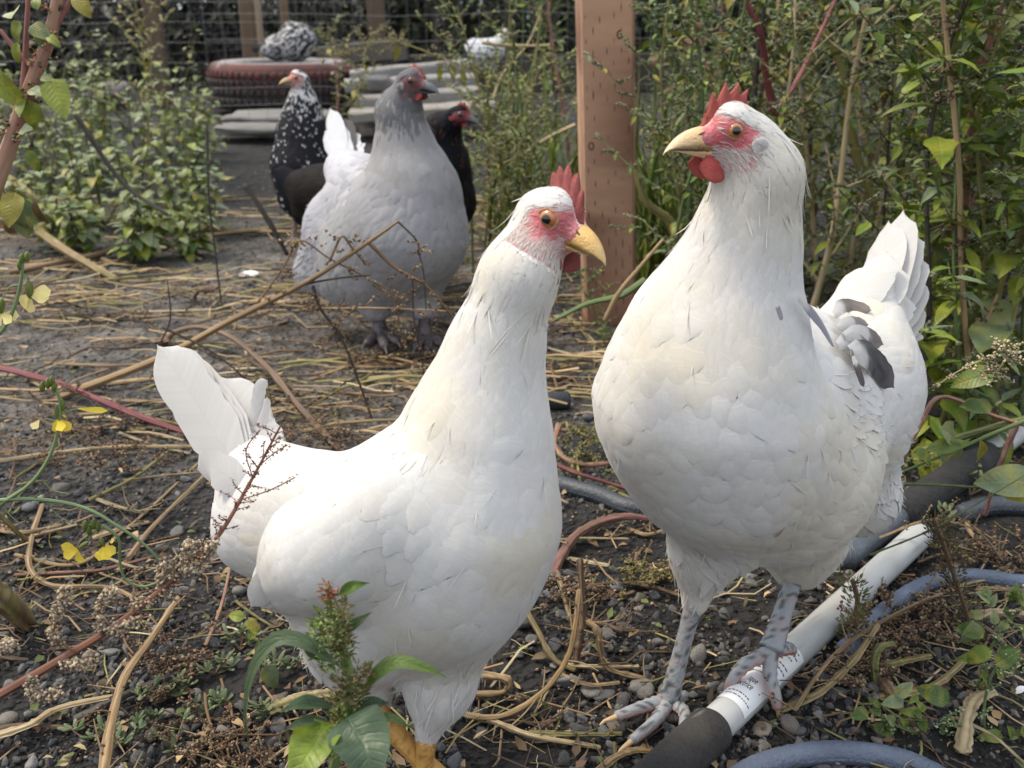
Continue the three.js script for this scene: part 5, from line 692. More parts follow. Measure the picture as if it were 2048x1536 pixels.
S_('dark red stem under the loop at left', [[30, 1150, 0.004], [130, 1145, 0.006], [200, 1140, 0.006], [300, 1115, 0.006]], 5, 'brown', { c2: straw.pink });
S_('broken upright tan stalk at lower left', [[205, 1560, 0.05], [222, 1450, 0.045], [252, 1350, 0.04], [300, 1280, 0.035], [356, 1196, 0.03]], 10, 'tan', { c2: [0.3, 0.17, 0.07], twigs: 6, kink: 0.3 });
S_('thick olive stump stem at the left edge', [[-60, 1140, 0.08], [0, 1195, 0.05], [50, 1240, 0.008]], 32, 'olive', { c2: straw.brown, r0: 1.1, r1: 0.9 });
S_('brown stem leaning from the left edge above the soil', [[-20, 1010, 0.05], [20, 1050, 0.03], [58, 1085, 0.004]], 7, 'brown', { c2: straw.olive });
S_('pale bent stalk in the lower left corner', [[-30, 1480, 0.012], [60, 1450, 0.014], [110, 1420, 0.012], [240, 1390, 0.01]], 9, 'pale', { c2: straw.tan });
S_('black burnt looking stick at lower left', [[150, 1440, 0.006], [250, 1390, 0.01], [360, 1345, 0.008]], 9, 'dark', { c2: [0.12, 0.11, 0.1] });
S_('pale stalk lying beside the wing tip of the front hen', [[540, 1420, 0.01], [600, 1395, 0.015], [660, 1385, 0.012]], 14, 'pale', { c2: straw.olive });
S_('pink stem running up behind the wing tip', [[412, 1290, 0.004], [438, 1225, 0.02], [455, 1160, 0.03], [470, 1060, 0.03]], 4, 'pink', { c2: straw.tan });
S_('long curved golden root between the two white hens', [[880, 1405, 0.004], [945, 1432, 0.008], [1010, 1430, 0.012], [1085, 1385, 0.018], [1135, 1315, 0.03], [1150, 1250, 0.05], [1158, 1180, 0.07]], 8, 'tan', { c2: [0.3, 0.19, 0.07], twigs: 10, tc: () => straw.tan, ts: 0.0006, tb: 2, kink: 0.35 });
S_('split golden stalk lying below the curved root', [[890, 1420, 0.004], [980, 1440, 0.008], [1060, 1470, 0.008], [1200, 1495, 0.003]], 8, 'pale', { c2: straw.tan, twigs: 9, tc: () => straw.tan, ts: 0.0006, tb: 2 });
S_('kinked brown root left of the right hen foot', [[1165, 1238, 0.03], [1195, 1262, 0.035], [1203, 1305, 0.02], [1215, 1335, 0.01], [1290, 1358, 0.004]], 8, 'tan', { c2: straw.brown, kink: 0.5, twigs: 14, tc: () => straw.brown, ts: 0.0006, tb: 2 });
S_('brown root stub standing behind the curved root', [[1150, 1340, 0], [1155, 1300, 0.015], [1165, 1240, 0.035], [1160, 1120, 0.07]], 13, 'brown', { c2: straw.dark, kink: 0.5, twigs: 16, tc: () => straw.tan, ts: 0.0006, tb: 2 });
S_('dark brown root running to the breast of the front hen', [[1045, 1210, 0.02], [1075, 1260, 0.015], [1110, 1320, 0.008], [1150, 1340, 0.004]], 8, 'brown', { c2: straw.olive, kink: 0.4 });
S_('purple root lying between the hens over the hose', [[1100, 1150, 0.004], [1160, 1065, 0.012], [1235, 1035, 0.018], [1330, 1040, 0.01]], 12, 'brown', { c2: [0.3, 0.12, 0.13], kink: 0.5 });
S_('reddish twig crossing above the black hose', [[1105, 925, 0.02], [1160, 948, 0.02], [1215, 965, 0.015], [1300, 990, 0.01]], 6, 'red', { c2: straw.brown, kink: 0.6 });
S_('upright pink root by the right hen thigh', [[1318, 970, 0.03], [1325, 1010, 0.02], [1322, 1040, 0.005]], 9, 'pink', { c2: straw.brown, kink: 0.4 });
S_('ropy tan root left of the black hose stub', [[1118, 850, 0.02], [1110, 890, 0.02], [1135, 920, 0.015], [1180, 930, 0.01], [1270, 915, 0.01]], 7, 'tan', { c2: straw.pink, kink: 0.4 });
S_('bent over golden stalk before the breast of the front hen', [[930, 1350, 0.01], [985, 1352, 0.02], [1018, 1362, 0.02], [1010, 1382, 0.012], [920, 1388, 0.008]], 11, 'tan', { c2: straw.brown, kink: 0.4 });
S_('golden root curling at the bottom edge by the black foam', [[1190, 1550, 0.004], [1230, 1515, 0.01], [1275, 1500, 0.012], [1330, 1510, 0.006]], 9, 'tan', { c2: [0.35, 0.2, 0.06], kink: 0.4 });
S_('forked pale stalk right of the white pipe', [[1560, 1420, 0.004], [1640, 1385, 0.01], [1700, 1330, 0.02], [1755, 1250, 0.03]], 9, 'tan', { c2: straw.olive, twigs: 6 });
S_('thin brown stalk leaning above the forked stalk', [[1590, 1420, 0.01], [1650, 1330, 0.03], [1720, 1270, 0.03], [1850, 1200, 0.02], [1920, 1175, 0.015]], 5, 'tan', { c2: straw.brown, twigs: 18 });
S_('hooked green striped stalk right of the pipe', [[1755, 1370, 0.002], [1750, 1320, 0.02], [1760, 1295, 0.03], [1785, 1288, 0.03]], 12, 'olive', { c2: straw.green });
S_('brown green stalk lying level behind the hooked stalk', [[1765, 1332, 0.008], [1820, 1320, 0.01], [1862, 1312, 0.01]], 9, 'olive', { c2: straw.brown });
S_('golden curved stalk at the lower right among white green leaves', [[1760, 1395, 0.006], [1860, 1375, 0.012], [1920, 1330, 0.015], [1935, 1310, 0.015]], 8, 'olive', { c2: straw.tan });
S_('pale twisted husk at lower right', [[1925, 1500, 0.008], [1935, 1430, 0.012], [1950, 1400, 0.014], [1985, 1385, 0.012]], 15, 'pale', { c2: straw.tan, kink: 0.5 });
S_('broken brown stalk end above the hose at lower right', [[1765, 1360, 0.01], [1790, 1395, 0.012], [1800, 1420, 0.008]], 13, 'tan', { c2: straw.brown, kink: 0.5 });
S_('pale pink stalk lying level at the right edge', [[1940, 1235, 0.012], [1990, 1225, 0.014], [2070, 1230, 0.012]], 11, 'pale', { c2: straw.pink });
S_('tan stalk above the pale pink one at the right edge', [[1955, 1180, 0.012], [2000, 1178, 0.014], [2070, 1185, 0.012]], 7, 'tan', { c2: straw.brown });
S_('thin tan stem arching over the pipe cap', [[1760, 1075, 0.03], [1860, 1040, 0.05], [1950, 1060, 0.05], [2005, 1120, 0.02]], 3, 'tan', { twigs: 14 });
S_('kinked red and tan stem right of the white hen rump', [[1795, 935, 0, 0.86], [1840, 850, 0, 0.87], [1878, 795, 0, 0.88], [1990, 832, 0, 0.87], [2080, 860, 0, 0.86]], 6, 'pink', { c2: straw.tan, kink: 0.15, n: 40 });
S_('upright pink stem crossing the black foam at right', [[2035, 845, 0, 0.85], [2000, 930, 0, 0.86], [1970, 1030, 0, 0.87]], 7, 'pink', { c2: [0.45, 0.3, 0.25] });
S_('thick green stem slanting in from the right edge', [[1840, 905, 0, 0.9], [1950, 865, 0, 0.88], [2080, 830, 0, 0.86]], 10, 'green', { c2: straw.olive, kink: 0.1 });
S_('thin green stem level right of the white hen fluff', [[1795, 967, 0, 0.86], [1880, 970, 0, 0.86], [1965, 975, 0, 0.85]], 4, 'green', { kink: 0.1 });
S_('long thin green grass stem crossing the white pipe', [[1740, 1110, 0, 0.78], [1860, 1060, 0, 0.78], [2050, 950, 0, 0.8]], 2.5, 'green', { kink: 0.1 });
for (let k = 0; k < 88; k++) {                                       // the rest of the dead stalks
  const far = k % 3 === 0, px = far ? R(-60, 1150) : pick([R(-60, 560), R(-60, 640), R(1080, 1340), R(1650, 2100)]), py = far ? R(430, 760) : R(760, 1560), a = R(-0.55, 0.55) + (rnd() < 0.3 ? 1.2 : 0), L = R(60, 260) * (far ? 1 : 0.8), dx = Math.cos(a) * L / 2, dy = Math.sin(a) * L / 2 * (far ? 0.3 : 0.6), h = R(0.003, 0.012);
  { const rr = R(2.5, 7) * (far ? 0.7 : 1), col = pick(['tan', 'tan', 'pale', 'brown', 'olive', 'tan']), cn = { tan: 'tan', pale: 'pale', brown: 'brown', olive: 'olive' }[col], sl = Math.abs(dy) < 0.2 * Math.abs(dx) ? 'level' : dy * dx > 0 ? 'right-sloping' : 'left-sloping', th = rr < 3.4 ? 'thin ' : rr > 5.2 ? 'thick ' : '', wh = near(px, py), ln = L > 180 ? 'long ' : L < 110 ? 'short ' : '';
  S_(only(`${th}${cn} dry stalk lying ${wh}`, `${sl} ${th}${cn} stalk ${wh}`, `${ln}${th}${cn} dry stalk ${wh}`, `${ln}${sl} ${cn} stem lying ${wh}`, `${ln}${th}${sl} ${cn} dead stem ${wh}`, `dead ${cn} stalk ${wh}`), [[px - dx, py - dy, R(0.002, 0.01)], [px + R(-10, 10), py + R(-14, 14), h], [px + dx, py + dy, R(0.002, 0.01)]], rr, col, { group: far ? 'dead stalks on the far mud' : 'dead stalks strewn over the near soil', twigs: k % 2 ? R(3, 9) | 0 : 0, kink: 0.3, n: 16, sides: 10 }); }
}
for (let k = 0; k < 46; k++) {                                       // dark tangled twigs over the mud
  const px = R(-40, 1120), py = R(560, 900), L = R(60, 200), a = R(-1, 1), dx = Math.cos(a) * L / 2, dy = Math.sin(a) * L / 3, c = pick(['brown', 'dark', 'brown', 'tan']), cn = { brown: 'brown', dark: 'blackish', tan: 'tan' }[c], wh = near(px, py);
  stalk('dead_twig', only(`thin ${cn} twig arching ${wh}`, `fine ${cn} seeding twig ${wh}`, `${dy > 0 ? 'right' : 'left'}-sloping ${cn} twig ${wh}`, `another ${cn} bent twig ${wh}`, `dry ${cn} twig ${wh}`), [[px - dx, py - dy, R(0, 0.01)], [px - dx * 0.3, py - dy * 0.4 + R(-14, 4), R(0.01, 0.03)], [px + dx * 0.4, py + dy * 0.4 + R(-14, 4), R(0.01, 0.035)], [px + dx, py + dy, R(0, 0.03)]], R(1.8, 3.6), straw[c], { group: 'thin dead twigs over the mud', cat: 'twig', twigs: R(4, 12) | 0, kink: 0.3, n: 18, sides: 8, tc: seedBrown });
}
{ // thin dry litter and chaff
  const st = new MB(), dens = (px, py) => fbm(px * 0.004, py * 0.006, 5, 2);
  for (let k = 0; k < 3600; k++) { const px = R(-120, 2180), py = 400 + 1300 * rnd() ** 0.8; if (dens(px, py) < R(0.35, 0.6) || px > 880 && px < 1640 && py > 1080 && rnd() < 0.7) continue; const q = gp(px, py, 0.002), a = R(0, 6.28), L = R(0.01, 0.075) * (py < 700 ? 1.6 : 1), d = [Math.cos(a), R(-0.05, 0.22), Math.sin(a)]; st.tube(wob([q, mad(q, d, L * 0.35), mad(q, d, L * 0.7), mad(q, d, L)], L * 0.07), R(0.0003, 0.0011), jit(pick([straw.tan, straw.pale, straw.brown, straw.brown, straw.olive, straw.dark]), 0.3), 4); }
  for (let k = 0; k < 1700; k++) { const px = R(-120, 1250), py = 395 + 470 * rnd() ** 1.9; if (dens(px, py * 2) < R(0.3, 0.58)) continue; const q = gp(px, py, R(0.001, 0.012)), a = R(-0.5, 0.5) + (rnd() < 0.2 ? 1.5 : 0), L = R(0.04, 0.2), d = [Math.cos(a), R(-0.04, 0.08), Math.sin(a)]; st.tube(wob([q, mad(q, d, L * 0.35), mad(q, d, L * 0.7), mad(q, d, L)], L * 0.06), R(0.0005, 0.0022), jit(pick([straw.tan, straw.pale, straw.tan, straw.brown, straw.olive, straw.dark]), 0.3), 4); }
  tag(st.build('straw_litter', M.stalk), 'thin broken dry straw littering the soil everywhere', 'litter', null, 'stuff');
  const ch = new MB(); for (let k = 0; k < 9000; k++) { const px = R(-120, 2180), py = R(560, 1640); if (px > 880 && px < 1640 && py > 1080 && rnd() < 0.6 || dens(px + 300, py) < R(0.36, 0.62)) continue; ch.bead(gp(px, py, R(0, 0.004)), R(0.0006, 0.0022), jit(seedBrown(), 0.4), R(0.4, 1)); }
  for (let k = 0; k < 900; k++) { const px = R(-100, 2150), py = R(500, 1600); ch.leaf(gp(px, py, R(0.002, 0.008)), [R(-1, 1), R(-0.2, 0.3), R(-1, 1)], [R(-0.6, 0.6), 1, R(-0.6, 0.6)], R(0.006, 0.018), R(0.003, 0.008), jit(pick([straw.brown, straw.tan, [0.1, 0.07, 0.04], [0.09, 0.11, 0.03]]), 0.3), { ns: 3, droop: R(-1, 1.5) }); }
  tag(ch.build('chaff_litter', M.seed), 'brown seed chaff and shrivelled leaf bits over the soil', 'litter', null, 'stuff');
}
// brown tangles of dead weed tops lying on the ground
function tangle(label, px, py, w, h, n, o = {}) {
  const b = gp(px, py), t = thing('dead_weed', b, label, 'dead weed'), st = new MB(), sd = new MB(), m = len(sub(b, EYE)) / F;
  for (let k = 0; k < n; k++) { const g = gp(px + R(-w, w), py + R(-h, h), R(0.002, 0.02)), a = R(0, 6.28); sprig(sd, st, g, [Math.cos(a), R(-0.1, 0.9), Math.sin(a)], R(22, 60) * m, o.beads ?? 22, o.col ?? seedBrown, (o.size ?? 3) * m, { stem: jit(o.stem ?? straw.brown, 0.3), spread: 0.13, r: 0.0007 }); }
  st.build('twigs', M.stalk, t, 'stuff'); sd.build('seed_clump', M.seed, t, 'stuff');
}
tangle('brown tangle of dead seed heads right of the white pipe', 1800, 1240, 110, 50, 70); tangle('dark brown dead weed tops in the lower right gravel', 1740, 1340, 70, 30, 26);
tangle('brown dead weed tops lying at lower left near the upright stalk', 330, 1340, 70, 70, 46); tangle('dead weed tops beside the green pigweed at the bottom', 440, 1490, 110, 50, 46);
tangle('dry grey brown tangle left of the white tail', 200, 900, 130, 40, 40, { size: 2.4 }); tangle('brown mossy tangle under the breast of the front hen', 1140, 1180, 60, 30, 30, { col: seedBrown }); tangle('mossy green brown tangle by the right hen thigh', 1290, 1160, 60, 24, 26, { col: () => pick([[0.12, 0.11, 0.03], [0.08, 0.07, 0.03], [0.2, 0.16, 0.06]]) });
tangle('mossy weed remains over the black hose between the hens', 1220, 900, 90, 40, 40, { col: () => pick([[0.1, 0.12, 0.03], [0.08, 0.07, 0.03], [0.2, 0.17, 0.06]]), stem: straw.olive }); tangle('seeding dead tops behind the tail of the left hen', 640, 850, 90, 60, 46, { size: 2.2 });
tangle('green brown tangle of seed heads right of the hen fluff', 1900, 900, 110, 40, 60, { col: () => pick([[0.1, 0.13, 0.04], [0.13, 0.13, 0.05], [0.06, 0.08, 0.03], [0.2, 0.18, 0.1]]), stem: straw.green });
tangle('dry tangle of twigs around the feet of the grey hen', 800, 712, 130, 26, 44, { size: 2.2 }); tangle('brown curled weed tops at the right edge by the hose', 2000, 1110, 60, 30, 26);
M.petal = new THREE.MeshPhysicalMaterial({ vertexColors: true, roughness: 0.7, transmission: 0.45, thickness: 0, side: THREE.DoubleSide, specularIntensity: 0.3 });
// ---------- pipe, foam and hoses ----------
seed(404);
{
  const A = add(gp(1422, 1484), [0, 0.012, 0]), B = add(gp(1838, 1095), [0, 0.016, 0]), ax = nrm(sub(B, A)), L = len(sub(B, A)), n = cross([0, 1, 0], ax), r = 0.0134, at = (s) => mad(A, ax, s * L);
  const t = thing('pipe', at(0.5), 'white plastic pipe with printed label and black foam end under the hen foot', 'pipe'), mb = new MB(), ring = (k) => k / 24;
  mb.tube([...Array(25).keys()].map((k) => at(ring(k) * 0.97)).concat([at(0.985), at(0.995), at(1)]), (s, a, k) => k > 25 ? (k === 26 ? r * 0.93 : r * 0.7) : k === 25 ? r * 0.985 : r, (s, a, p) => { const d = fbm(p[0] * 60, p[1] * 60, p[2] * 60, 4), u = fbm(p[0] * 300, p[1] * 300, p[2] * 300, 2); return mix([0.44, 0.455, 0.46], [0.26, 0.23, 0.19], clamp((d - 0.48) * 3) * 0.5 + (u > 0.78 ? 0.5 : 0)); }, 36, { tip: 0.3 });
  mb.build('pipe', std({ roughness: 0.38 }), t);
  const C = add(gp(1286, 1606), [0, 0.008, 0]), fax = nrm(sub(C, A)), fl = len(sub(C, A)), fm = new MB(), r2 = 0.0172;
  fm.tube([mad(A, fax, -0.004), mad(A, fax, -0.0015), ...[...Array(14).keys()].map((k) => mad(A, fax, 0.001 + k / 13 * fl * 1.2))], (s, a, k) => k === 0 ? r * 1.02 : k === 1 ? r2 * 0.93 : r2 * (1 + 0.03 * (noise(s * 9, a, 2) - 0.5)), (s, a, p) => { const g = noise(p[0] * 700, p[1] * 700, p[2] * 700), d = fbm(p[0] * 40, p[1] * 40, p[2] * 40, 3); return g > 0.9 ? [0.14, 0.13, 0.12] : mix([0.012, 0.012, 0.013], [0.06, 0.055, 0.05], clamp(d * 1.5 - 0.4)); }, 32);
  fm.build('foam_sleeve', std({ roughness: 0.95, bumpMap: T.grit, bumpScale: 0.003 }), t);
  // the printed label round the pipe
  const cv = document.createElement('canvas'); cv.width = 512; cv.height = 512; const g = cv.getContext('2d'); g.fillStyle = '#dfe1e4'; g.fillRect(0, 0, 512, 512); g.fillStyle = '#2a2c30'; g.strokeStyle = '#5a5c60';
  g.font = 'bold 44px sans-serif'; g.fillText('ique', 262, 352); g.font = 'bold 46px sans-serif'; g.fillText('Electrice', 170, 400);
  g.fillStyle = '#55585c'; let lc = 5; const lr = () => { lc = (lc * 16807) % 2147483647; return lc / 2147483647; }; const line = (x, y, w, h) => { let q = x; while (q < x + w) { const l = 10 + lr() * 34; g.fillRect(q, y, l, h); q += l + 9; } };   // print too small to read in the photograph
  line(160, 440, 250, 8); line(190, 466, 270, 7); for (let k = 0; k < 9; k++) line(60 + (k % 3) * 26, 16 + k * 31, 380 - (k % 4) * 34, 9);
  const tex = new THREE.CanvasTexture(cv); tex.colorSpace = THREE.SRGBColorSpace; const lb = new MB(), e1 = nrm(cross(ax, [0, 1, 0])), e2 = cross(e1, ax), s0 = 0.055, s1 = 0.29, a0 = 0.2, a1 = 3.3;
  for (let i = 0; i <= 10; i++) for (let j = 0; j <= 24; j++) { const a = lerp(a0, a1, j / 24), s = lerp(s0, s1, i / 10); lb.vert(add(at(s), mul(add(mul(e1, Math.cos(a)), mul(e2, Math.sin(a))), r + 0.0004)), 1 - j / 24, i / 10, [1, 1, 1]); }
  for (let i = 0; i < 10; i++) for (let j = 0; j < 24; j++) { const v = i * 25 + j; lb.quad(v, v + 1, v + 26, v + 25); } lb.build('label', std({ map: tex, roughness: 0.5 }), t);
}
function hose(name, label, pts, r, c, cat, o = {}) {
  const t = thing(name, pts[0], label, cat), mb = new MB(), cc = curve(pts, o.n ?? 90); mb.tube(cc, (s, a) => r * (1 + (o.braid ?? 0.018) * Math.sin(s * (o.turns ?? 900) + a * 2) * 1), (s, a, p) => mix(c, mul(c, o.dirt ?? 2), clamp(fbm(p[0] * 70, p[1] * 70, p[2] * 70, 3) * 2 - 0.8) * 0.5), 20); mb.build(o.part ?? 'hose', std({ roughness: 0.5, bumpMap: T.grit, bumpScale: 0.001 }), t); return t;
}
const gpa = (x, y, h) => gp(x, y, h), blueGrey = [0.075, 0.095, 0.135];
hose('hose', 'thick blue grey hose curving along the bottom edge', [[1440, 1580], [1520, 1532], [1620, 1508], [1720, 1508], [1820, 1528], [1930, 1585]].map((e) => gpa(e[0], e[1], 0.008)), 0.0085, blueGrey, 'hose', { turns: 700 });
hose('hose', 'light blue grey ribbed hose at the right under the dry stalks', [[1690, 1300], [1760, 1230], [1850, 1170], [1930, 1153], [2090, 1172]].map((e) => gpa(e[0], e[1], 0.006)), 0.0078, mul(blueGrey, 1.3), 'hose', { turns: 700 });
hose('hose', 'dark hose lying between the two white hens', [[1040, 930], [1120, 968], [1200, 992], [1260, 1015], [1400, 1030]].map((e) => gpa(e[0], e[1], 0.006)), 0.0105, [0.03, 0.036, 0.046], 'hose', { turns: 300 });
hose('hose', 'short black hose stub with pale green end behind the front hen', [[1070, 800], [1100, 802], [1134, 800]].map((e) => gpa(e[0], e[1], 0.012)), 0.0125, [0.025, 0.03, 0.035], 'hose', { braid: 0, n: 20 });
hose('hose', 'dark hose leaving the picture at the right edge', [[1920, 1030], [1980, 1012], [2100, 1016]].map((e) => gpa(e[0], e[1], 0.008)), 0.0105, [0.035, 0.042, 0.055], 'hose', { turns: 300 });
{
  const A = gpa(1690, 1118, 0.012), B = gpa(1800, 1030, 0.014), C = gpa(1975, 908, 0.018), D = gpa(2110, 812, 0.018);
  const t = hose('pipe', 'grey pipe with thick black foam sleeve behind the right hen', [A, mix(A, B, 0.5), B], 0.013, [0.07, 0.085, 0.11], 'pipe', { braid: 0, n: 20, part: 'pipe' });
  const fm = new MB(); fm.tube(curve([mad(B, nrm(sub(A, B)), 0.005), mix(B, C, 0.3), mix(B, C, 0.7), C], 30), (s, a, k) => 0.0185 * (k === 0 || k === 30 ? 0.85 : 1) * (1 + 0.03 * noise(s * 12, a, 2)), (s, a, p) => mul([0.016, 0.016, 0.017], s > 0.75 ? 1.2 + 1.6 * noise(s * 120, a * 0.2, 1) : 0.8 + noise(p[0] * 200, p[1] * 200, p[2] * 200) * 0.8), 26); fm.build('foam_sleeve', std({ roughness: 0.9, bumpMap: T.grit, bumpScale: 0.002 }), t);
  const wp = new MB(); wp.tube(curve([mix(C, D, 0.001), mix(C, D, 0.5), D], 12), 0.0134, (s, a, p) => mix([0.5, 0.52, 0.54], [0.2, 0.18, 0.15], clamp(fbm(p[0] * 90, p[1] * 90, p[2] * 90, 3) * 2 - 1)), 26); wp.build('pipe_end', std({ roughness: 0.45 }), t);
}
// ---------- the big dry branch before the grey hen ----------
{
  const d = 1.22, pt = (e) => P(e[0], e[1], e[2] ?? d), t = thing('dry_branch', gp(130, 792), 'long dry tan branch with broken twigs slanting up before the grey hen', 'branch'), st = new MB(), sd = new MB(), m = pxm(500, 600, d);
  st.tube(curve([[110, 798, 1.32], [330, 712, 1.27], [460, 642], [620, 560], [740, 482], [796, 443]].map(pt), 40), (s) => m * (9 - 6.5 * s) * (1 + 0.12 * Math.sin(s * 60) ** 8), (s, a) => mul(mix(straw.tan, straw.brown, clamp(noise(s * 9, a, 2) + s * 0.6 - 0.4)), 0.8 + 0.4 * noise(s * 50, a * 2, 3)), 8); st.build('stem', M.stalk, t);
  for (const [pts, r, c, sp] of [[[[796, 443], [835, 484], [838, 505], [847, 545], [852, 620]], 2, 'dark', 9], [[[735, 483], [790, 535], [850, 570], [905, 632]], 4, 'brown', 6], [[[660, 520], [685, 472], [700, 490], [732, 530]], 3, 'brown', 7], [[[515, 606], [570, 530], [598, 480], [660, 518], [720, 548], [775, 580]], 2.4, 'brown', 14], [[[455, 646], [520, 612], [600, 572], [680, 556], [740, 550]], 3, 'dark', 3], [[[560, 610], [640, 616], [750, 616], [895, 622]], 2.6, 'tan', 14], [[[626, 572], [640, 615], [680, 670], [720, 770], [745, 840]], 3.4, 'dark', 10], [[[745, 570], [790, 600], [800, 660], [815, 700]], 2, 'brown', 8], [[[825, 560], [828, 640], [838, 690], [850, 760]], 1.8, 'dark', 8], [[[330, 760], [318, 700], [340, 640], [335, 560]], 2.2, 'dark', 4], [[[325, 655], [400, 690], [460, 730], [500, 770]], 2.4, 'dark', 2]]) {
    const mb = new MB(), cc = curve(pts.map(pt), 18); mb.tube(cc, (s) => m * r * (1 - 0.4 * s), (s, a) => mul(straw[c], 0.8 + 0.6 * noise(s * 20, a, 1)), 6); mb.build('twig', M.stalk, t);
    for (let k = 0; k < sp; k++) sprig(sd, mb, cc[2 + Math.floor(rnd() * 16)], [R(-1, 1), R(-0.6, 0.6), R(-0.5, 0.5)], R(0.012, 0.03), 12, () => pick([[0.2, 0.13, 0.07], [0.3, 0.21, 0.11], [0.1, 0.06, 0.04]]), 0.0017, { spread: 0.1 });
  }
  sd.build('seed_clump', M.seed, t, 'stuff');
}
{ // dead brown seed spray leaning in from the lower left, near the lens
  const d = 0.5, t = thing('seed_spray', P(-30, 1420, d), 'dead reddish brown spray with cream seeds leaning in from lower left', 'seed spray'), st = new MB(), sd = new MB(), tw = new MB(), main = curve([[-40, 1412, 0.46], [120, 1320, 0.47], [240, 1245, 0.48], [345, 1160, 0.49], [430, 1080, 0.5], [500, 965, 0.51], [562, 850, 0.52]].map((e) => P(...e)), 40), m = pxm(300, 1200, d);
  st.tube(main, (s) => m * (10 - 8 * s), (s, a) => mul([0.17, 0.07, 0.04], 0.7 + 0.7 * noise(s * 30, a, 1)), 8);
  const sub2 = (pts, n) => { const cc = curve(pts.map((e) => P(...e)), 14); tw.tube(cc, (s) => m * 2.2 * (1 - 0.5 * s), [0.2, 0.1, 0.06], 5); for (let k = 0; k < n; k++) { const q = cc[2 + Math.floor(rnd() * 12)]; for (let i = 0; i < 13; i++) sd.bead(add(q, mul([R(-1, 1), R(-1, 1), R(-1, 1)], m * 10)), m * R(2.2, 5.2), jit(seedCream(), 0.25)); } };
  sub2([[150, 1305, 0.47], [110, 1270, 0.47], [125, 1200, 0.47], [135, 1175, 0.47]], 26); sub2([[205, 1270, 0.475], [200, 1230, 0.475], [215, 1190, 0.475], [230, 1185, 0.475]], 24); sub2([[120, 1325, 0.47], [160, 1330, 0.465], [195, 1315, 0.465]], 24); sub2([[0, 1300, 0.46], [15, 1290, 0.46], [25, 1290, 0.46]], 18); sub2([[60, 1350, 0.46], [70, 1390, 0.455], [130, 1385, 0.455]], 20); sub2([[215, 1265, 0.475], [245, 1255, 0.47], [270, 1245, 0.47]], 16);
  sub2([[330, 1175, 0.49], [320, 1140, 0.49], [345, 1120, 0.49]], 12); sub2([[370, 1140, 0.49], [400, 1130, 0.49], [440, 1060, 0.49]], 16); sub2([[350, 1150, 0.49], [375, 1100, 0.49], [390, 1085, 0.49]], 14);
  for (let k = 16; k < 40; k++) for (let i = 0; i < 2; i++) { const far = k > 26; sprig(sd, tw, main[k], far ? [R(-1, 1), R(0.1, 1), R(-0.3, 0.3)] : [R(-1, 1), R(-0.5, 0.7), R(-0.5, 0.5)], R(0.006, far ? 0.014 : 0.01), far ? 12 : 18, far ? () => pick([[0.2, 0.09, 0.08], [0.12, 0.05, 0.05]]) : seedCream, m * (far ? 2 : 3.2), { spread: far ? 0.12 : 0.35, stem: [0.2, 0.08, 0.06], r: 0.00035 }); }
  for (const b of [[[505, 955, 0.51], [492, 900, 0.51], [520, 860, 0.51]], [[480, 1000, 0.51], [540, 980, 0.51], [590, 955, 0.51]], [[520, 930, 0.515], [550, 905, 0.515], [575, 890, 0.515]]]) { const cc = curve(b.map((e) => P(...e)), 10); tw.tube(cc, m * 1.3, [0.2, 0.08, 0.07], 5); for (let k = 1; k <= 10; k++) for (let i = 0; i < 4; i++) sd.bead(add(cc[k], mul([R(-1, 1), R(-1, 1), R(-1, 1)], m * 6)), m * R(1.2, 2.6), jit([0.2, 0.1, 0.09], 0.4)); }
  st.build('stem', M.stalk, t); tw.build('twigs', M.stalk, t, 'stuff'); sd.build('seeds', M.seed, t, 'stuff');
}
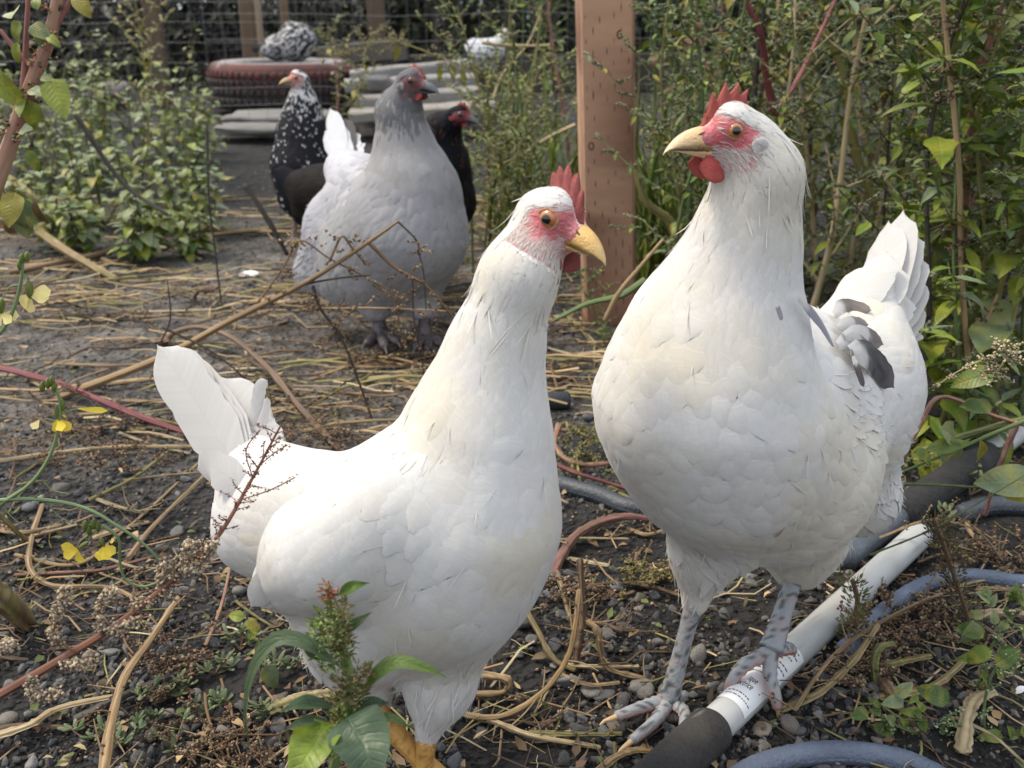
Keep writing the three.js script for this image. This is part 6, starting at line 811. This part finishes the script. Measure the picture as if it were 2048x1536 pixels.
{ // green pigweed right in front
  const d = 0.42, t = thing('pigweed', gp(668, 1680), 'green bristly seed spike with long leaves in front of the hen', 'weed'), st = new MB(), sd = new MB(), m = pxm(690, 1350, d), spine = curve([gp(668, 1680), P(668, 1530, d), P(690, 1440, d), P(700, 1350, d), P(682, 1280, d), P(662, 1220, d), P(656, 1172, d)], 40);
  st.tube(spine, (s) => m * (13 - 9 * s), (s, a) => mul([0.16, 0.21, 0.07], 0.8 + 0.4 * noise(s * 20, a, 1)), 9); st.build('stem', M.stalk, t);
  const spike = (a, b, w, n, cols) => { for (let k = 0; k < n; k++) { const s = rnd(), q = mix(a, b, s), an = R(0, 6.28), r = m * w * 1.35 * Math.sqrt(rnd()) * (0.6 + 0.5 * Math.sin(Math.PI * s)), o = [Math.cos(an) * r, R(-1, 1) * r * 0.5, Math.sin(an) * r]; sd.leaf(add(q, o), add(mul(nrm(o), 0.7), [R(-0.5, 0.5), R(0, 0.9), R(-0.5, 0.5)]), [R(-1, 1), R(-1, 1), 0.5], m * R(11, 21), m * R(4, 7.5), jit(mul(pick(cols), 2.1), 0.35), { ns: 2, droop: 0, fold: 0.6 }); if (k % 2) sd.bead(add(q, mul(o, 0.9)), m * R(2.5, 4.5), jit(mul(pick(cols), 2.1), 0.3)); } };
  const gr = [[0.16, 0.22, 0.06], [0.24, 0.28, 0.1], [0.09, 0.13, 0.03], [0.13, 0.2, 0.05]], br = [[0.13, 0.09, 0.05], [0.2, 0.16, 0.07], [0.12, 0.14, 0.04], [0.3, 0.24, 0.14]];
  spike(P(668, 1338, d), P(655, 1225, d), 30, 420, gr); spike(P(672, 1310, d), P(676, 1200, d), 20, 200, br); spike(P(702, 1385, d), P(712, 1340, d), 27, 240, br); spike(P(690, 1440, d), P(700, 1385, d), 24, 200, gr.concat(br)); spike(P(670, 1500, d), P(690, 1425, d), 22, 260, gr.concat(br)); spike(P(695, 1300, d), P(690, 1265, d), 12, 60, br); spike(P(657, 1200, d), P(656, 1170, d), 6, 40, [[0.3, 0.1, 0.05], [0.2, 0.09, 0.05]]);
  sd.build('seed_spike', M.leaf, t, 'stuff');
  const leaf = (pts, w, col, face, sh) => { const mb = new MB(), cc = curve(pts.map((e) => P(e[0], e[1], e[2] ?? d)), 14), nr = 14; for (let k = 0; k <= nr; k++) { const s = k / nr, tt = nrm(sub(cc[Math.min(nr, k + 1)], cc[Math.max(0, k - 1)])), sd2 = nrm(cross(tt, face)), n = cross(sd2, tt), ww = m * w * 0.5 * Math.max(0.06, (sh ?? lance)(s)); for (let j = -2; j <= 2; j++) { const q = noise(s * 7, j, w); mb.vert(mad(mad(cc[k], sd2, ww * j / 2), n, Math.abs(j) / 2 * ww * 0.35 + ww * 0.12 * Math.sin(s * 12 + j)), 0.5 + j * 0.25 * (sh ?? lance)(s), s, mul(col, 0.8 + 0.4 * q)); } } for (let k = 0; k < nr; k++) for (let j = 0; j < 4; j++) { const v = k * 5 + j; mb.quad(v, v + 1, v + 6, v + 5); } mb.build('leaf', M.leaf, t); };
  leaf([[672, 1330], [620, 1290], [560, 1278], [512, 1330], [492, 1420], [498, 1495]].map((e) => [...e, 0.41]), 34, [0.12, 0.18, 0.09], nrm([-0.3, 0.9, 0.5])); leaf([[718, 1390], [765, 1340], [800, 1326], [850, 1336], [894, 1356]], 34, [0.15, 0.24, 0.05], [0.1, 0.9, 0.4]);
  leaf([[690, 1262], [715, 1245], [744, 1224]], 20, [0.12, 0.19, 0.08], [0, 0.7, 0.7]); leaf([[678, 1190], [705, 1172], [740, 1166]], 22, [0.15, 0.25, 0.05], [0, 0.4, 0.9]); leaf([[640, 1320], [618, 1300], [600, 1276]], 18, [0.1, 0.14, 0.07], [0, 0.5, 0.8]);
  leaf([[665, 1412, 0.41], [610, 1408, 0.4], [558, 1424, 0.39]], 34, [0.09, 0.15, 0.08], [0, 0.9, 0.4]); leaf([[655, 1440, 0.41], [610, 1444, 0.4], [566, 1462, 0.39]], 26, [0.1, 0.16, 0.09], [0, 0.9, 0.4]); leaf([[708, 1424], [745, 1408], [778, 1406]], 32, [0.09, 0.15, 0.09], [0.1, 0.8, 0.6]);
  leaf([[694, 1436, 0.405], [728, 1490, 0.39], [748, 1580, 0.375]], 118, [0.09, 0.15, 0.085], nrm([0.1, 0.75, 0.65]), ovate); leaf([[660, 1448, 0.405], [622, 1500, 0.39], [580, 1590, 0.375]], 92, [0.26, 0.36, 0.04], nrm([-0.2, 0.75, 0.65]), ovate); leaf([[735, 1446], [780, 1436], [822, 1456]], 22, [0.15, 0.22, 0.07], [0, 0.9, 0.4]);
}
{ // flowering stem at the left
  const d = 0.62, t = thing('yellow_flower', P(-30, 1020, d), 'thin pale green flowering stem with small yellow flowers at the left', 'flower'), st = new MB(), m = pxm(150, 950, d), G = [0.17, 0.24, 0.11];
  for (const [pts, r] of [[[[-40, 1060], [0, 1010], [60, 968], [98, 915], [118, 850], [120, 800], [108, 770]], 4.5], [[[-40, 1003], [70, 998], [170, 1016], [235, 1052], [290, 1090], [325, 1128]], 4.2], [[[205, 1050], [236, 1075], [240, 1125], [252, 1160], [285, 1173], [312, 1166]], 3.6], [[[180, 1062], [195, 1055], [212, 1058]], 1.6], [[[178, 1080], [190, 1062], [210, 1056]], 1.6], [[[-30, 690], [5, 660], [30, 610], [42, 560], [46, 515]], 4.5], [[[88, 964], [105, 980], [138, 988]], 1.6], [[[95, 1004], [115, 1030], [140, 1045]], 1.6], [[[110, 842], [95, 838], [78, 840]], 1.4], [[[120, 830], [138, 822], [156, 817]], 1.6], [[[36, 570], [20, 574], [6, 596]], 1.8], [[[45, 548], [55, 552], [58, 566]], 1.6], [[[235, 1180], [220, 1150], [205, 1120]], 1.2], [[[-20, 985], [20, 1030], [40, 1048]], 1.6], [[[60, 1000], [80, 985], [74, 972]], 1.5]]) st.tube(curve(pts.map((e) => P(e[0], e[1], d)), 20), (s) => m * r * (1 - 0.35 * s), (s, a) => mul(G, 0.85 + 0.3 * noise(s * 9, a, 2)), 7);
  st.build('stem', M.stalk, t);
  const petal = (q, dx, dy, L, W, c) => { const mb = new MB(), e = P(q[0] + dx, q[1] + dy, d - R(-0.006, 0.008)), o = P(q[0], q[1], d); mb.leaf(o, sub(e, o), [R(-0.3, 0.3), 0.4, 1], L * m * 1.2, W * m * 1.25, (s, j) => mul(c, 1.05 + 0.15 * s), { ns: 5, droop: R(-0.2, 0.5), fold: 0.12, wave: 0.15, shape: (s) => Math.min(1, 0.15 + s * 1.25) * Math.sqrt(Math.max(0, 1 - Math.max(0, (s - 0.6) / 0.4) ** 2)) }); mb.build('petal', M.petal, t); };
  const cup = (q, dx, dy, L, W) => { const mb = new MB(), o = P(q[0], q[1], d), e = P(q[0] + dx, q[1] + dy, d); mb.tube([o, mix(o, e, 0.3), mix(o, e, 0.7), e], (s) => m * W * Math.sin(Math.PI * (0.15 + 0.7 * s)), [0.22, 0.28, 0.06], 7); mb.build('bud', M.leaf, t); };
  const Y = [0.78, 0.62, 0.08], Yp = [0.8, 0.7, 0.32];
  cup([57, 562], 4, 34, 0, 8); for (const [dx, dy] of [[-24, 22], [0, 32], [28, 4], [34, -10]]) petal([60, 590], dx, dy, 32, 22, Yp); cup([4, 598], -2, 28, 0, 6); for (const [dx, dy] of [[-10, 16], [14, 14], [20, 2]]) petal([4, 628], dx, dy, 24, 18, Yp);
  cup([112, 812], 3, 26, 0, 5); for (const [dx, dy] of [[-10, 24], [8, 24], [18, 16], [-2, 20]]) petal([117, 838], dx, dy, 26, 18, Y); cup([125, 800], 0, 22, 0, 5); petal([126, 820], 3, 18, 20, 8, Y); petal([156, 817], 44, 4, 46, 11, Y); petal([78, 840], -8, 12, 18, 16, mul(Yp, 0.8)); cup([158, 1096], 18, -12, 0, 5);
  for (const [dx, dy] of [[-24, -8], [-20, 10], [6, 28]]) petal([155, 1100], dx, dy, 28, 18, Y); cup([200, 1078], 8, 14, 0, 6); for (const [dx, dy] of [[-6, 18], [6, 22], [16, 12]]) petal([208, 1092], dx, dy, 26, 20, Y); petal([224, 1076], 2, 14, 16, 8, Y); for (const [x, y] of [[96, 765], [104, 760], [84, 772], [108, 772], [44, 516], [54, 512], [40, 528], [170, 1050], [178, 1058], [188, 1046], [196, 1052]]) cup([x, y + 12], R(-2, 2), -20, 0, 6);
}
function leafPlant(name, label, stems, leaves, d, o = {}) { // stems and leaves placed one by one
  const s0 = stems[0][0], t = thing(name, P(s0[0], s0[1], d), label, o.cat ?? 'weed'), st = new MB(), fo = new MB(), sd = new MB(), m = pxm(s0[0], s0[1], d);
  for (const s of stems) { const cc = curve(s.map((e) => P(e[0], e[1], e[2] ?? d)), 14); st.tube(cc, (u) => m * (o.r ?? 4) * (1 - 0.5 * u), (u, a) => mul(o.stem ?? straw.green, 0.8 + 0.4 * noise(u * 12, a, 2)), 6); if (o.seeds) for (let k = 0; k < o.seeds; k++) sprig(sd, st, pick(cc), [R(-1, 1), R(-0.2, 1), R(-0.2, 0.8)], R(0.006, 0.016), 12, o.seedCol ?? seedGreen, m * 3, { stem: straw.green, spread: 0.2 }); }
  for (const [x, y, dx, dy, k, up] of leaves) { const a = P(x, y, d - 0.004), b = P(x + dx, y + dy, d - 0.004 + R(-0.012, 0.012)); leafPart(t, a, sub(b, a), [R(-0.3, 0.3), up ?? 0.8, 0.7], Math.hypot(dx, dy) * m * 1.05, k); }
  st.build('stem', M.stalk, t); if (sd.n) sd.build('seed_head', M.seed, t, 'stuff'); return t;
}
const rl = (n, x0, x1, y0, y1, L, kinds) => [...Array(n)].map(() => { const a = R(0, 6.28), l = L * R(0.6, 1.25); return [R(x0, x1), R(y0, y1), Math.cos(a) * l, Math.sin(a) * l * 0.8, pick(kinds), R(0.4, 1)]; });
leafPlant('knotweed', 'low green weed with oval leaves and tiny pale flowers in the lower right corner', [[[2090, 1330], [2000, 1330], [1970, 1400], [1975, 1480], [2020, 1560]], [[1740, 1420], [1790, 1450], [1860, 1480], [1930, 1540]], [[1900, 1430], [1880, 1480], [1950, 1550]]], [...rl(18, 1720, 1860, 1370, 1480, 40, ['midovate', 'darkovate', 'paleovate']), ...rl(16, 1850, 2048, 1440, 1540, 48, ['midovate', 'darkovate', 'paleovate']), [1900, 1405, -60, -30, 'darkovate', 0.8], [1985, 1300, -60, 20, 'midovate'], [1990, 1330, 50, -30, 'darkovate'], [1960, 1350, 60, 30, 'midovate'], [2020, 1470, 40, 60, 'paleovate']], 0.6, { r: 4, seeds: 16, seedCol: () => pick([[0.2, 0.26, 0.12], [0.13, 0.18, 0.08], [0.3, 0.34, 0.2]]) });
leafPlant('knotweed', 'arching green weed with oval leaves at the right edge above the corner weed', [[[2100, 1270], [2020, 1255], [1985, 1290], [1965, 1340], [1950, 1390]], [[2080, 1180], [2030, 1230], [1990, 1260]]], [...rl(12, 1960, 2060, 1170, 1260, 46, ['midlance', 'darkovate', 'paleovate']), [1975, 1310, -62, 8, 'midlance'], [1970, 1262, -60, -4, 'darkovate'], [2000, 1290, 30, 50, 'darkovate'], [1945, 1240, -8, 70, 'paleovate'], [1990, 1340, 40, 20, 'midovate']], 0.64, { r: 4, seeds: 10 });
leafPlant('broad_leaf_weed', 'drooping broad veined leaves on a green stem right of the hen fluff', [[[2080, 830], [1980, 870], [1900, 905], [1800, 945]]], [[1985, 815, -62, -4, 'darkovate', 1], [1880, 858, 66, 26, 'paleovate', 0.6], [1895, 880, 22, 80, 'paleovate', 0.25], [2065, 965, -110, -10, 'paleovate', 0.6], [2070, 985, -60, 10, 'yellowovate', 0.5], [1850, 900, 90, -18, 'midlance', 0.7], [1960, 880, 12, 70, 'yellowlance', 0.3], [1990, 745, -80, 20, 'midovate', 0.9], [1830, 900, 40, 22, 'midovate', 0.7]], 0.84, { r: 5 });
leafPlant('grass_plant', 'pale branching grass seed head over the leaf at the right edge', [[[2090, 700], [2020, 706], [1940, 730], [1862, 778]], [[2025, 706], [2000, 735], [1992, 760]], [[1985, 715], [1965, 750]], [[2020, 706], [1990, 695]]], [[2075, 690, 10, 60, 'midlance', 0.6]], 0.8, { r: 2, stem: straw.pale, seeds: 9, seedCol: () => pick([straw.pale, [0.4, 0.36, 0.24]]), cat: 'grass' });
leafPlant('spotted_weed', 'small weed with spotted leaves hanging before the left mud', [[[-30, 330], [20, 400], [40, 450]]], [[30, 390, 24, 90, 'paleovate', 0.2], [20, 440, -6, 40, 'brownovate', 0.3], [70, 400, 8, 60, 'brownlance', 0.3]], 0.98, { r: 4, stem: straw.olive });
leafPlant('young_weed', 'yellowing leaf low behind the wing tip of the front hen', [[[500, 1290], [498, 1260], [492, 1225]]], [[488, 1236, -34, -10, 'freshovate', 0.8], [495, 1240, 24, 24, 'yellowovate', 0.7], [500, 1280, 10, -24, 'freshovate', 0.6], [530, 1330, 30, 60, 'paleovate', 0.9]], 0.66, { r: 3 });
for (const [x, y, lab] of [[1895, 1120, 'dark brown dried spike standing right of the pipe cap'], [1712, 1210, 'green brown dried spike standing against the white pipe']]) {
  const d = x > 1800 ? 0.72 : 0.71, t = thing('dried_spike', gp(x + 40, y + 160), lab, 'seed spike'), st = new MB(), sd = new MB(), m = pxm(x, y, d), big = x > 1800, pts = curve(big ? [P(1870, 1040, d), P(1895, 1110, d), P(1925, 1200, d), P(1960, 1310, d)] : [P(1705, 1160, d), P(1715, 1200, d), P(1705, 1250, d), P(1700, 1290, d)], 20); st.tube(pts, m * 5, straw.brown, 7);
  for (let k = 0; k < (big ? 900 : 420); k++) { const q = pts[Math.floor(rnd() * 20.99)], a = R(0, 6.28), r = m * (big ? 26 : 24) * Math.sqrt(rnd()), o = [Math.cos(a) * r, R(-10, 10) * m, Math.sin(a) * r]; sd.leaf(add(q, o), add(nrm(o), [0, 0.8, 0]), [R(-1, 1), R(-1, 1), 0.5], m * R(8, 16), m * R(3, 6), jit(big ? pick([[0.09, 0.065, 0.035], [0.13, 0.1, 0.05], [0.07, 0.06, 0.03]]) : pick([[0.1, 0.12, 0.035], [0.13, 0.1, 0.05], [0.16, 0.17, 0.06]]), 0.3), { ns: 2, droop: 0, fold: 0.5 }); }
  st.build('stem', M.stalk, t); sd.build('bristles', M.seed, t, 'stuff');
}
{ // purslane at lower left: small fleshy leaves in rosettes
  const spots = [[430, 1350], [480, 1300], [330, 1400], [300, 1460], [390, 1445], [540, 1430], [590, 1335], [250, 1480], [520, 1365], [460, 1415], [350, 1490], [395, 1385], [175, 1480], [1880, 1045], [1940, 990]];
  spots.forEach(([x, y], i) => { const b = gp(x, y), t = thing('purslane', b, i === 13 ? 'small fleshy green seedling by the grey pipe, nearer the pipe cap' : i === 14 ? 'small fleshy green seedling close to the hen fluff' : only('small purslane plant with plump leaves ' + near(x, y), 'another little purslane rosette ' + near(x + 40, y), 'low plump-leaved purslane ' + near(x, y - 40), 'purslane sprig ' + near(x - 60, y + 40)), 'plant', i > 12 ? 'seedlings by the grey pipe' : 'purslane plants at lower left'), st = new MB(), m = len(sub(b, EYE)) / F; const N = 5 + Math.floor(R(0, 5));
    for (let s = 0; s < 3; s++) { const az = R(0, 6.28), tip = add(b, [Math.cos(az) * m * R(10, 50), m * R(10, 34), Math.sin(az) * m * R(10, 40)]); st.tube(curve(wob([b, mix(b, tip, 0.5), tip], m * 3), 6), m * 2, [0.24, 0.16, 0.09], 5); for (let k = 0; k < N; k++) { const a = k * 2.4 + az, L = m * R(14, 26), q = mix(b, tip, R(0.5, 1)), dr = nrm([Math.cos(a), R(0.1, 1.1), Math.sin(a)]), lf = new MB(), c = jit(pick([[0.2, 0.27, 0.13], [0.26, 0.31, 0.17], [0.16, 0.23, 0.1]]), 0.15); lf.tube([0, 0.15, 0.35, 0.6, 0.85, 1].map((u) => add(mad(q, dr, L * u), [0, L * 0.12 * u * u, 0])), (u) => L * 0.2 * [0.25, 0.4, 0.75, 1, 0.9, 0.4][Math.round(u * 5)], c, 7, { flat: 0.5, tip: 0.3 }); lf.build('leaf', M.leaf, t); } }
    st.build('stem', M.stalk, t); });
}
{ // a few small things dropped about
  const f = (label, x, y, L) => { const b = gp(x, y, 0.006), t = thing('dropped_feather', b, label, 'feather'), mb = new MB(), m = len(sub(b, EYE)) / F; quill(mb, curve([b, add(b, [m * L * 0.5, 0.004, 0]), add(b, [m * L, 0.002, 0.004])], 10), m * L * 0.5, [0, 1, 0.3], [0.7, 0.7, 0.72]); mb.build('vane', FM, t); };
  f('small white feather dropped on the pale mud', 478, 548, 40); f('tiny white feather on the soil at the lower right', 2030, 1385, 26);
  const g = gp(1105, 672), t = thing('purple_scrap', g, 'crumpled purple leaf scraps on the soil between the hens', 'plant scraps'), mb = new MB(); for (let k = 0; k < 9; k++) mb.leaf(add(g, [R(-0.025, 0.025), R(0.005, 0.025), R(-0.02, 0.02)]), [R(-1, 1), R(-0.2, 0.5), R(-1, 1)], [R(-0.5, 0.5), 1, R(-0.5, 0.5)], R(0.012, 0.022), R(0.008, 0.014), jit([0.09, 0.06, 0.16], 0.3), { ns: 4, droop: R(-1, 2) }); mb.build('leaves', M.leaf, t, 'stuff');
}
const renderer = new THREE.WebGLRenderer({ antialias: true });
renderer.toneMapping = THREE.LinearToneMapping;
renderer.toneMappingExposure = EXPOSURE;
renderer.shadowMap.enabled = true;
renderer.render(scene, camera);
